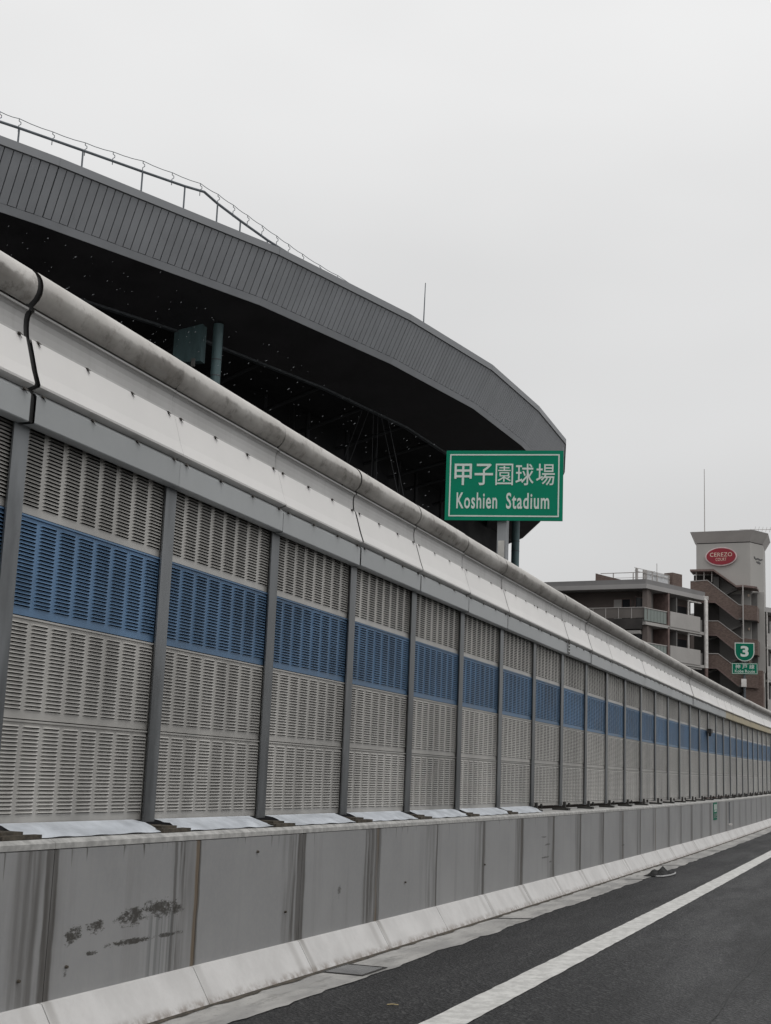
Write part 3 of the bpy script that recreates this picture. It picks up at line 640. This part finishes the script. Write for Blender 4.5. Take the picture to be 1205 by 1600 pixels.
for i in range(1, len(TOP) - 1):
    A0, A1, B0, B1 = v3(TOP[i], ZT), v3(TOP[i + 1], ZT), v3(BOT[i], ZB), v3(BOT[i + 1], ZB)
    nrm = (A1 - A0).cross(B0 - A0).normalized()
    cen = Vector((-60, 70, 20))
    if nrm.dot(cen - A0) > 0: nrm = -nrm
    m = MB(); back = -nrm * .06; m.hexa([A0, A1, B1, B0], [A0 + back, A1 + back, B1 + back, B0 + back]); m.obj('fascia_panel', 'fascia_base', st)
    ns = 30; L = (A1 - A0).length
    if 1 <= i <= 9:
        ns = 30 if i < 9 else 26
        for k in range(ns):
            g_ = .07 if k else .10
            t0, t1 = (k + g_) / ns, (k + 1 - .04) / ns
            a, b_, c, d = lerp(A0, A1, t0), lerp(A0, A1, t1), lerp(B0, B1, t1), lerp(B0, B1, t0)
            lo = .86 if k % 2 else .855
            c2, d2 = lerp(b_, c, lo), lerp(a, d, lo); o1 = nrm * .002; o2 = nrm * .04
            m = MB(); m.hexa([a + o1, b_ + o1, c2 + o1, d2 + o1], [a + o2, b_ + o2, c2 + o2, d2 + o2]); m.obj('fascia_strip', 'fascia', st)
    else:
        m = MB(); m.hexa([A0 + nrm * .002, A1 + nrm * .002, lerp(A1, B1, .86) + nrm * .002, lerp(A0, B0, .86) + nrm * .002], [A0 + nrm * .04, A1 + nrm * .04, lerp(A1, B1, .86) + nrm * .04, lerp(A0, B0, .86) + nrm * .04]); m.obj('fascia_sheet', 'fascia', st)
    e0, e1 = lerp(A0, B0, .865), lerp(A1, B1, .865); m = MB(); m.hexa([e0 + nrm * .002, e1 + nrm * .002, B1 + nrm * .002, B0 + nrm * .002], [e0 + nrm * .05, e1 + nrm * .05, B1 + nrm * .05, B0 + nrm * .05]); m.obj('bottom_trim', 'fascia', st)
    # cap trim
    up = Vector((0, 0, .31)); o2 = Vector((nrm.x, nrm.y, 0)).normalized() * .11
    m = MB(); m.hexa([A0 + o2, A1 + o2, A1 + o2 + up, A0 + o2 + up], [A0 - o2 * 4, A1 - o2 * 4, A1 - o2 * 4 + up, A0 - o2 * 4 + up]); m.obj('cap_trim', 'fascia_trim', st)
    # soffit, inner lip
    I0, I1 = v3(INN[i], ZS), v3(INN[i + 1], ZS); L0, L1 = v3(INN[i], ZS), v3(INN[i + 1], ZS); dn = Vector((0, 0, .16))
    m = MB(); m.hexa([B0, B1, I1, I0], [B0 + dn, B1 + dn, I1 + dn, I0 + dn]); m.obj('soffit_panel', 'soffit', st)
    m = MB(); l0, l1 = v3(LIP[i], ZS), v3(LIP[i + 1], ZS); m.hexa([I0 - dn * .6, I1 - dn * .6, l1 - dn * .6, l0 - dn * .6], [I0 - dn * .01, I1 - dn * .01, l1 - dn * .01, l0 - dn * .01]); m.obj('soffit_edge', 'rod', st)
    # upper roof skin and inner ceiling
    R0_, R1_ = v3(ROOFI[i], ZT + 1.6), v3(ROOFI[i + 1], ZT + 1.6); r0, r1 = A0 + Vector((0, 0, .29)), A1 + Vector((0, 0, .29))
    m = MB(); m.hexa([r0, r1, R1_, R0_], [r0 - dn, r1 - dn, R1_ - dn, R0_ - dn]); m.obj('roof_sheet', 'roof', st)
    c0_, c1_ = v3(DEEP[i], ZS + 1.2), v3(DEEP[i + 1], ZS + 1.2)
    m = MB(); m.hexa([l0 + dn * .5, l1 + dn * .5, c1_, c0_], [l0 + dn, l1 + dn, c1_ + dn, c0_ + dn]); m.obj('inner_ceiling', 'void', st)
# back wall of the stand
WL = off(TOP, 9.0)[0:9] + [(-26.8, 87.0), (-26.9, 98.3), (-46, 106), (-60, 116)]
for i in range(len(WL) - 1):
    a, b_ = Vector(WL[i]), Vector(WL[i + 1]); t = (b_ - a).normalized(); n2 = Vector((-t.y, t.x)) * .4
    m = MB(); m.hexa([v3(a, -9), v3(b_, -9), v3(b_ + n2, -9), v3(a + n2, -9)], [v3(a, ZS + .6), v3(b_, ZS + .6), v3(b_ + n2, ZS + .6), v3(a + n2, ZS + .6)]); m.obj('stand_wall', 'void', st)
MT['stand_steel'] = simple('stand_steel', (.022, .023, .026), .7)
for z in (8.0, 11.2, 14.4):
    for i in range(1, 10):
        a, b_ = Vector(WL[i]), Vector(WL[i + 1]); t = (b_ - a).normalized(); n2 = Vector((-t.y, t.x)) * -.5
        m = MB(); m.hexa([v3(a, z + EYE), v3(b_, z + EYE), v3(b_ + n2, z + EYE), v3(a + n2, z + EYE)], [v3(a, z + .35 + EYE), v3(b_, z + .35 + EYE), v3(b_ + n2, z + .35 + EYE), v3(a + n2, z + .35 + EYE)]); m.obj('walkway_beam', 'stand_steel', st)
for i in range(2, 9):
    for t in (.0, .5):
        p = lerp(Vector(INN[i]), Vector(INN[i + 1]), t); q = lerp(Vector(WL[i]), Vector(WL[i + 1]), t) if i < 8 else p + Vector((-4, 1))
        m = MB(); m.tube([v3(p, ZS + .1), v3(q, ZS - .9)], .10, 6); m.obj('roof_beam', 'stand_steel', st)
        m = MB(); m.tube([v3(lerp(p, q, .85), ZS + .1), v3(lerp(p, q, .85), -9)], .12, 6); m.obj('stand_post', 'stand_steel', st)
# columns
def column(x, y, r, z1, name='column'):
    m = MB(); m.tube([(x, y, -9), (x, y, z1)], r, 18); o = m.obj(name, 'teal', st)
    for z in (12.5 + EYE, 16.3 + EYE, 17.0 + EYE): 
        m = MB(); m.tube([(x, y, z), (x, y, z + .05)], r + .012, 18); m.obj('collar', 'rod', o)
column(-26.02, 49.0, .215, ZS + .2); column(-24.45, 93.0, .29, ZS + .3)
m = MB(); m.box(-27.95, -26.62, 48.7, 49.1, 16.95 + EYE, 19.0 + EYE); m.obj('duct_panel', 'teal', st)
m = MB(); m.box(-27.0, -26.85, 48.6, 48.69, 16.7 + EYE, 17.05 + EYE); m.obj('lamp', 'b_grey', st)
for a in [((-28.55, 19.94), (-28.40, 15.7)), ((-28.26, 19.92), (-28.1, 15.6)), ((-24.38, 18.5), (-26.3, 13.0)), ((-24.03, 18.4), (-25.95, 13.0)), ((-23.83, 18.3), (-23.76, 12.8)), ((-23.59, 18.3), (-23.5, 12.7)), ((-23.5, 18.3), (-21.9, 12.2)), ((-23.17, 18.3), (-21.6, 12.0))]:
    m = MB(); y = 62.0 if a[0][0] < -28 else 62.0; m.tube([(a[0][0], y, a[0][1] + EYE), (a[1][0], y, a[1][1] + EYE)], .016, 6); m.obj('brace_rod', 'fascia_base', st)
# railing on the roof
RL = [(-33.0, 31.0), (-29.22, 37.45), (-28.83, 38.06), (-27.54, 40.26), (-26.27, 42.46), (-25.3, 44.08), (-24.8, 44.75), (-24.79, 45.91), (-24.65, 47.73), (-24.42, 49.91), (-23.98, 52.52), (-23.4, 55.8), (-22.7, 60.0)]
ZR = 22.6 + EYE
m = MB(); m.tube([v3(p, ZR) for p in RL], .055, 8); rl = m.obj('roof_rail', 'rail', st)
def onrail(y):
    for p, q in zip(RL, RL[1:]):
        if p[1] <= y <= q[1]: return lerp(Vector(p), Vector(q), (y - p[1]) / (q[1] - p[1]))
for y in (33.5, 38.06, 40.26, 42.46, 44.08, 45.91, 47.73, 49.91, 52.5, 55.5):
    p = onrail(y); m = MB(); m.tube([v3(p, ZT + .2), v3(p, ZR)], .035, 6); m.obj('rail_post', 'rail', rl)
WR = [(-31.2, 34.2), (-29.23, 37.4), (-28.86, 38.05), (-28.25, 39.28), (-27.55, 40.38), (-26.92, 41.33), (-26.2, 42.33), (-25.6, 43.55), (-24.98, 44.73), (-24.76, 45.84), (-24.62, 46.96), (-24.5, 48.07), (-24.36, 49.21), (-24.22, 50.4), (-24.1, 51.4), (-23.95, 52.6), (-23.71, 54.06), (-23.39, 55.46), (-22.9, 58)]
m = MB(); pts = []
for k, (p, q) in enumerate(zip(WR, WR[1:])):
    for t in (0, .33, .66): pts.append(lerp(v3(p, 22.97 + EYE), v3(q, 22.97 + EYE), t) - Vector((0, 0, .035 * math.sin(t * math.pi))))
m.tube(pts, .014, 5); m.obj('lightning_wire', 'rail', rl)
for p in WR[1:-1]:
    x, y = p; m = MB(); m.tube([(x, y, 22.45 + EYE), (x, y, 22.70 + EYE), (x + .05, y + .05, 22.76 + EYE), (x + .05, y + .05, 22.84 + EYE), (x + .0, y + .0, 22.88 + EYE), (x, y, 22.97 + EYE)], .017, 5); m.obj('wire_holder', 'rail', rl)
m = MB(); m.tube([(-27.52, 80, 28.9 + EYE), (-27.48, 80, 32.03 + EYE)], [.05, .03], 6); m.tube([(-27.52, 80, 22.3 + EYE), (-27.52, 80, 28.9 + EYE)], .05, 6); m.obj('lightning_rod', 'rail', st)

# ---------------------------------------------------------------- apartment building
ab = thing('apartment_building', (-20, 122, -9), 'brown and grey apartment building with stair tower and red oval sign', 'building')
C2 = Vector((-18.88, 116.02)); Ld = Vector((-.99260, .12139)); Rd = Vector((.43197, .90189))
Ln = Vector((.12139, .99260)); Rn = Vector((-.90189, .43197))     # pointing inwards
def ob(m, d, nn, t0, t1, n0, n1, z0, z1, mi=0, base=C2, flip=False):
    q = [base + d * t + nn * n_ for t, n_ in ((t0, n0), (t1, n0), (t1, n1), (t0, n1))]
    m.hexa([v3(p, z0 + EYE) for p in q], [v3(p, z1 + EYE) for p in q], mi)
def bp(name, mat_, *a, parent=None, base=C2, **tags):
    m = MB(); ob(m, *a, base=base); return m.obj(name, mat_, parent or ab, **tags)
# cores
bp('wall', 'b_brown', Ld, Ln, 1.0, 26, 1.55, 14, -10.28, 16.9)
bp('wall', 'b_brown', Rd, Rn, 1.6, 9.1, 1.5, 12, -10.28, 16.89)
# roof: polygon corner via two overlapping strips at slightly different heights
def roofring(name, mat_, z0, z1, n0, n1):
    inter = lambda n_: C2 + (Ln * n_ + Rn * n_) / (1 + Ln.dot(Rn))
    c0, c1 = inter(n0), inter(n1); m = MB()
    for d, nn, T in ((Ld, Ln, 26), (Rd, Rn, 9.35)):
        e0 = C2 + d * T + nn * n0; e1 = C2 + d * T + nn * n1; q = [c0, e0, e1, c1]
        m.hexa([v3(p, z0 + EYE) for p in q], [v3(p, z1 + EYE) for p in q])
    return m.obj(name, mat_, ab)
roofring('roof_fascia', 'b_roof_light', 16.92, 17.30, -.05, 9); roofring('roof_edge', 'b_roof', 17.302, 17.74, .12, 8.5)
NST = 8
for k in range(NST):
    z = -2.97 * k
    # balcony slabs
    roofr = MB(); inter = C2
    bp('balcony_slab', 'b_white', Rd, Rn, -.05, 9.0, 0, 1.6, 13.80 + z, 14.06 + z)
    bp('balcony_slab', 'b_white' if k else 'b_grey', Ld, Ln, .15, 24, .05, 1.6, 13.95 + z, 14.30 + z)
    if k == 0: bp('planter', 'b_dark', Ld, Ln, .35, 7, -.05, .04, 13.42, 14.34)
    bp('awning', 'b_white', Ld, Ln, .5, 3.6, -.1, .6, 13.02 + z, 13.30 + z)
    # left glass railing in panels
    for q in range(12):
        t0 = .16 + q * 1.15; bp('rail_glass', 'glass_brown', Ld, Ln, t0 + .03, t0 + 1.12, .10, .13, 14.40 + z, 15.27 + z)
        bp('rail_post', 'b_cornice', Ld, Ln, t0 - .03, t0 + .03, .07, .15, 14.31 + z, 15.27 + z)
    bp('handrail', 'b_cornice', Ld, Ln, .1, 14, .06, .16, 15.272 + z, 15.33 + z)
    # green glass railing on the right face
    for q in range(7):
        t0 = -.10 + q * .475; bp('rail_glass', 'glass_green', Rd, Rn, t0, t0 + .44, .10, .13, 14.16 + z, 15.20 + z)
    bp('handrail', 'b_cornice', Rd, Rn, -.13, 3.25, .05, .17, 15.21 + z, 15.28 + z)
    # solid parapet
    bp('balcony_parapet', 'b_white', Rd, Rn, 3.55, 8.27, -.06, .12, 13.99 + z, 15.33 + z)
    bp('balcony_side', 'b_grey', Rd, Rn, 8.30, 8.62, -.02, .10, 14.07 + z, 15.1 + z)
    # pillars
    bp('pillar', 'b_trimbrown', Rd, Rn, 3.30, 3.52, .0, 1.49, 14.07 + z, 16.91 + z)
    bp('white_post', 'b_pipe', Rd, Rn, 6.70, 6.82, .15, .27, 14.07 + z, 16.60 + z); bp('white_beam', 'b_pipe', Rd, Rn, 6.70, 8.8, .15, .30, 16.61 + z, 16.72 + z)
    bp('pillar', 'b_brown', Ld, Ln, -.02, .42, .3, 1.54, 14.31 + z, 16.91 + z)
    # openings behind the balconies
    w = bp('window', 'b_trimbrown', Ld, Ln, 1.80, 3.40, 1.50, 1.548, 14.31 + z, 16.3 + z)
    bp('pane', 'glass_dark', Ld, Ln, 1.88, 2.55, 1.46, 1.497, 14.5 + z, 16.2 + z, parent=w); bp('door_leaf', 'b_white', Ld, Ln, 2.62, 3.32, 1.46, 1.497, 14.36 + z, 16.2 + z, parent=w)
    for (t0, t1) in ((.45, 1.9), (3.75, 4.7), (5.3, 8.4)):
        w = bp('window', 'b_trimbrown', Rd, Rn, t0, t1, 1.45, 1.497, 14.1 + z, 16.4 + z); bp('pane', 'glass_dark', Rd, Rn, t0 + .06, t1 - .06, 1.42, 1.447, 14.2 + z, 16.3 + z, parent=w)
    bp('partition', 'b_grey', Rd, Rn, 4.85, 5.0, .2, 1.49, 14.07 + z, 16.7 + z); bp('wall_pier', 'b_grey', Rd, Rn, 1.95, 2.25, .9, 1.49, 14.07 + z, 16.9 + z)
m = MB(); q = C2 + Rd * 9.12 + Rn * -.1; m.tube([v3(q, 10.84 + EYE), v3(q, 16.95 + EYE), v3(q + Rn * .3, 17.25 + EYE)], .19, 8); m.obj('downpipe', 'b_pipe', ab)
m = MB(); m.tube([v3(q, -9), v3(q, 10.83 + EYE)], .16, 8); m.obj('downpipe', 'b_trimbrown', ab)
m = MB(); m.box(q.x - .32, q.x + .22, q.y - .1, q.y + .3, 17.0 + EYE, 17.32 + EYE); m.obj('gutter_box', 'b_pipe', ab)
# rooftop fence, brick upstand, screens
m = MB(); m.hexa([v3(C2 + Ld * 4.93 + Ln * 1.2, 17.76 + EYE), v3(C2 + Ld * 2.4 + Ln * 1.2, 17.76 + EYE), v3(C2 + Ld * 2.4 + Ln * 1.5, 17.76 + EYE), v3(C2 + Ld * 4.93 + Ln * 1.5, 17.76 + EYE)], [v3(C2 + Ld * 4.93 + Ln * 1.2, 18.55 + EYE), v3(C2 + Ld * 2.4 + Ln * 1.2, 17.86 + EYE), v3(C2 + Ld * 2.4 + Ln * 1.5, 17.86 + EYE), v3(C2 + Ld * 4.93 + Ln * 1.5, 18.55 + EYE)]); m.obj('roof_upstand', 'brown_tile', ab)
for t in (4.9, 3.4, 1.6, -.1): bp('fence_post', 'b_cornice', Ld, Ln, t, t + .08, 1.6, 1.68, 17.75, 18.6)
bp('fence_rail', 'b_cornice', Ld, Ln, -.3, 4.6, 1.6, 1.66, 18.55, 18.61); bp('fence_rail', 'b_cornice', Ld, Ln, -.3, 4.6, 1.62, 1.66, 18.12, 18.15)
for t in (.3, 1.4, 1.75, 3.4, 5.2): bp('fence_post', 'b_cornice', Rd, Rn, t, t + (.22 if t < 1.5 else .09), 1.2, 1.35, 17.75, 18.80)
for t in (1.86, 3.51): bp('fence_screen', 'fence_white', Rd, Rn, t, t + (1.5 if t < 3 else 1.65), 1.25, 1.29, 17.78, 18.78)
bp('fence_rail', 'b_cornice', Rd, Rn, .0, 5.3, 1.16, 1.195, 18.5, 18.55); bp('fence_rail', 'b_cornice', Rd, Rn, .0, 5.3, 1.2, 1.24, 18.801, 18.84)
bp('roof_pier', 'brown_tile', Rd, Rn, 5.5, 7.0, 1.0, 1.9, 17.75, 19.1)
m = MB(); q = C2 + Rd * 3.2 + Rn * 1.1; m.tube([v3(q, 17.75 + EYE), v3(q, 19.6 + EYE)], .03, 5); m.obj('mast', 'b_cornice', ab)
# stair block
YS = 125.5
def xz(m, pts, y0, y1, mi=0):
    n = len(pts); m.add([(x, y0, z + EYE) for x, z in pts] + [(x, y1, z + EYE) for x, z in pts], [tuple(range(n)), tuple(range(2 * n - 1, n - 1, -1))] + [(i, i + n, (i + 1) % n + n, (i + 1) % n) for i in range(n)], mi)
def flight(tp, bt, name='stair_parapet', y0=YS, y1=YS + .18, mat_='brown_tile'):
    m = MB(); xz(m, tp + bt[::-1], y0, y1); o = m.obj(name, mat_, ab)
    m = MB(); xz(m, tp + [(x, z - .07) for x, z in tp][::-1], y0 - .04, y0 - .002); m.obj('coping', 'b_cornice', o)
    m = MB(); xz(m, [(x, z + .14) for x, z in bt] + bt[::-1], y0 - .03, y0 - .0015); m.obj('edge_band', 'b_trimbrown', o)
flight([(-16.39, 18.93), (-14.87, 19.02), (-12.07, 16.74), (-11.66, 16.68)], [(-16.39, 16.93), (-14.19, 16.90), (-12.30, 15.36), (-11.66, 15.33)])
for k in range(8):
    z = 0 if k == 0 else 13.64 - 2.97 * (k - 1) - 16.49
    lt, lb = (16.68, 15.33) if k == 0 else (13.64 - 2.97 * (k - 1), 12.26 - 2.97 * (k - 1) + (0))
    m = MB(); xz(m, [(-11.65, lt), (-10.45, lt - .15), (-10.45, lb - .12), (-11.65, lb)], YS - .35, YS - .2); m.obj('landing_parapet', 'brown_tile', ab)
    m = MB(); m.box(-10.60, -10.45, YS - .19, YS + 1.7, lb + EYE - .1, lt + EYE - .16); m.obj('landing_side', 'brown_tile', ab)
    m = MB(); m.box(-12.1, -10.62, YS - .19, YS + 1.7, lb + EYE, lb + EYE + .15); m.obj('landing_slab', 'b_grey', ab)
    if k:
        zz = -2.97 * (k - 1)
        flight([(-14.86, 15.28 + zz), (-13.93, 15.28 + zz), (-11.84, 13.66 + zz), (-11.66, 13.65 + zz)], [(-14.86, 13.90 + zz), (-14.08, 13.88 + zz), (-12.15, 12.28 + zz), (-11.66, 12.26 + zz)])
    zz = -2.97 * (k - 1) if k else 2.97 + .5
    m = MB(); xz(m, [(-14.9, 12.4 + zz + 1.35), (-11.9, 13.8 + zz + 1.35), (-11.9, 13.6 + zz + 1.35), (-14.9, 12.2 + zz + 1.35)], YS + .95, YS + 1.6); m.obj('return_flight', 'b_grey', ab)
    m = MB(); m.box(-14.9, -13.9, YS + .19, YS + 1.7, 13.95 + zz + EYE, 14.1 + zz + EYE); m.obj('landing_slab', 'b_grey', ab)
    m = MB(); q_ = (-11.35, YS + .3, lt + EYE + 1.5); m.tube([(-11.35, YS + 1.4, lb + EYE + 2.3), (-11.35, YS + 1.4, lb + EYE + 2.5)], .09, 8); m.obj('lamp', 'b_cream', ab)
cnp = [(-16.38, 19.96), (-14.27, 19.96), (-12.26, 18.44), (-11.63, 18.47), (-10.45, 18.30)]
m = MB(); xz(m, cnp + [(x, z - .18) for x, z in cnp][::-1], YS - .3, YS + 1.85); m.obj('stair_canopy', 'b_trimbrown', ab)
for x, z0, z1 in ((-15.9, 18.95, 19.78), (-15.2, 18.98, 19.78), (-14.5, 18.8, 19.78)): 
    m = MB(); m.box(x, x + .07, YS + .02, YS + .1, z0 + EYE, z1 + EYE); m.obj('canopy_post', 'b_cornice', ab)
m = MB(); m.box(-11.72, -11.62, YS - .46, YS - .36, -9, 18.4 + EYE); m.obj('stair_post', 'b_cornice', ab)
m = MB(); m.box(-16.3, -10.62, YS + 1.72, YS + 1.9, -9, 17.9 + EYE); m.obj('stair_back_wall', 'b_grey', ab)
m = MB(); m.box(-16.28, -14.0, YS + 1.60, YS + 1.70, -9, 19.7 + EYE); m.obj('stair_dark_wall', 'b_dark', ab)
m = MB(); m.box(-14.4, -13.9, YS + .6, YS + 1.5, 17.0 + EYE, 19.4 + EYE); m.obj('stair_box', 'b_grey', ab)
m = MB(); m.box(-11.64, -10.05, YS - .10, YS + 1.5, -9, 9.4 + EYE); m.obj('lower_wall', 'brown_tile', ab)
m = MB(); m.box(-10.9, -10.1, YS + .1, YS + 1.5, 9.41 + EYE, 10.8 + EYE); m.obj('lower_wall', 'brown_tile', ab)
# tower
tw = [(-16.10, 127.55), (-11.18, 127.15), (-10.16, 128.95), (-10.3, 133), (-16.4, 133)]
def prism(m, pts, z0, z1, pts2=None):
    n = len(pts); pts2 = pts2 or pts
    m.add([(x, y, z0 + EYE) for x, y in pts] + [(x, y, z1 + EYE) for x, y in pts2], [tuple(range(n - 1, -1, -1)), tuple(range(n, 2 * n))] + [(i, (i + 1) % n, (i + 1) % n + n, i + n) for i in range(n)])
m = MB(); prism(m, tw, -10.28, 22.70); m.obj('tower', 'b_tower', ab)
tc_ = Vector((-13.1, 130.3)); sc = lambda k, d: [(tc_.x + (x - tc_.x) * (1 + k), tc_.y + (y - tc_.y) * (1 + k)) for x, y in tw]
m = MB(); prism(m, sc(-.02, 0), 22.701, 22.80); m.obj('tower_neck', 'b_dark', ab)
m = MB(); prism(m, sc(-.01, 0), 22.801, 23.75, sc(.16, 0)); m.obj('tower_cornice', 'b_cornice', ab)
m = MB(); prism(m, sc(.165, 0), 23.751, 23.80); m.obj('cornice_cap', 'b_roof_light', ab)
# right-hand grey pier of the stair front
m = MB(); m.box(-10.95, -10.0, YS + 1.91, YS + 2.3, 10.75 + EYE, 18.1 + EYE); m.obj('stair_pier', 'b_tower', ab)
# oval sign
pe = Plane((-13.80, 127.36 - .18, 21.45 + EYE), (4.92, -.4, 0))
def ell(a, b_, n=40): return [(a * math.cos(2 * math.pi * i / n), b_ * math.sin(2 * math.pi * i / n)) for i in range(n)]
m = MB(); pe.poly(m, ell(1.45, .88), -.15, 0); os_ = m.obj('oval_sign', 'b_rim', ab)
m = MB(); pe.poly(m, ell(1.34, .78), .002, .03); m.obj('sign_face', 'b_red', os_)
m = MB(); pe.text(m, 'CEREZO', -1.02, 1.02, -.02, .36, bold=.004, d=.035, space=1.05); m.obj('lettering', 'b_cream', os_)
m = MB(); pe.text(m, 'COURT', -.5, .5, -.43, -.14, bold=.0, d=.035, space=1.05); m.obj('lettering', 'b_cream', os_)
# bird-like logo on the chamfered side
pg = Plane((-11.18, 127.15, 21.2 + EYE), (1.02, 1.8, 0))
m = MB()
for pts in ([(.55, .25), (.7, .30), (.82, .12), (1.2, .2), (1.6, .12), (1.9, .22), (1.92, .08), (1.6, .0), (1.2, .06), (.85, -.02), (.62, .12)], [(.9, -.16), (1.3, -.10), (1.65, -.22), (1.5, -.34), (1.1, -.30)]): pg.poly(m, pts, .0, .03)
m.obj('wall_emblem', 'b_logo', ab)
m = MB(); m.tube([(-15.4, 128.2, 23.8 + EYE), (-15.4, 128.2, 30.05 + EYE)], [.05, .03], 6); m.obj('lightning_rod', 'b_cornice', ab)
m = MB(); m.tube([(-12.2, 128.2, 24.12 + EYE), (-9.4, 129.2, 24.25 + EYE)], .025, 5)
for k in range(5): x = -10.9 + k * .33; m.tube([(x, 128.5 + k * .12, 23.95 + EYE), (x + .12, 128.6 + k * .12, 24.45 + EYE)], .018, 5)
m.tube([(-11.2, 128.45, 23.8 + EYE), (-11.2, 128.45, 24.2 + EYE)], .03, 5); m.obj('aerial', 'b_cornice', ab)
# neighbouring wing
wb = thing('apartment_wing', (-6, 134, -9), 'lower apartment wing with white balconies right of the stair tower', 'building')
B0 = Vector((-10.15, 129.0)); Wd = Vector((.55, .835)).normalized(); Wn = Vector((-Wd.y, Wd.x))
def wp(name, mat_, *a, parent=None):
    m = MB(); ob(m, Wd, Wn, *a, base=B0); return m.obj(name, mat_, parent or wb)
wp('wall', 'b_brown', .0, 16, 1.4, 9, -10.28, 16.5); wp('roof', 'b_roof_light', -.1, 16.3, -.1, 9.2, 16.51, 16.95)
m = MB(); q = B0 + Wd * .25 - Wn * .1; m.tube([v3(q, -9), v3(q, 16.5 + EYE)], .06, 6); m.obj('downpipe', 'b_pipe', wb)
for k in range(8):
    z = -3.02 * k
    wp('balcony_slab', 'b_white', .4, 16, -.02, 1.39, 13.10 + z, 13.32 + z); wp('balcony_parapet', 'b_white', .42, 1.55, -.05, .1, 13.325 + z, 14.55 + z)
    wp('pillar', 'b_dark', .42, 1.0, .2, 1.39, 13.33 + z, 16.1 + z)
    for t in (1.62, 3.7, 5.8, 7.9):
        wp('rail_glass', 'glass_green', t, t + 2.0, .0, .04, 13.33 + z, 14.3 + z); w = wp('window', 'b_pipe', t - .1, t + 1.7, 1.3, 1.395, 13.4 + z, 15.95 + z); wp('pane', 'curtain', t, t + 1.6, 1.27, 1.297, 13.5 + z, 15.85 + z, parent=w)
# ---------------------------------------------------------------- falling snow
m = MB(); rs_ = random.Random(21)
for k in range(3000):
    y = rs_.uniform(12, 46); x = rs_.uniform(-26, -5); z = rs_.uniform(2.5, 17)
    if -x / y < .33 or z > math.hypot(x, y) * (.235 + .48 * (-x / y - .3)): continue
    c = Vector((x, y, EYE + z)); d = c.length
    r = rs_.uniform(.0035, .0085) * (.5 + d * .022); e = rs_.uniform(1.4, 4.0); ax = Vector((rs_.uniform(.5, .9), rs_.uniform(-.3, .3), rs_.uniform(.3, .7))).normalized()
    o1 = ax.orthogonal().normalized(); o2 = ax.cross(o1)
    vs = [c + ax * r * e, c - ax * r * e, c + o1 * r, c - o1 * r, c + o2 * r, c - o2 * r]
    m.add(vs, [(0, 2, 4), (0, 4, 3), (0, 3, 5), (0, 5, 2), (1, 4, 2), (1, 3, 4), (1, 5, 3), (1, 2, 5)])
m.obj('falling_snow', 'snow', label='sparse wet snowflakes falling between the barrier and the dark stadium', cat='snow', kind='stuff')
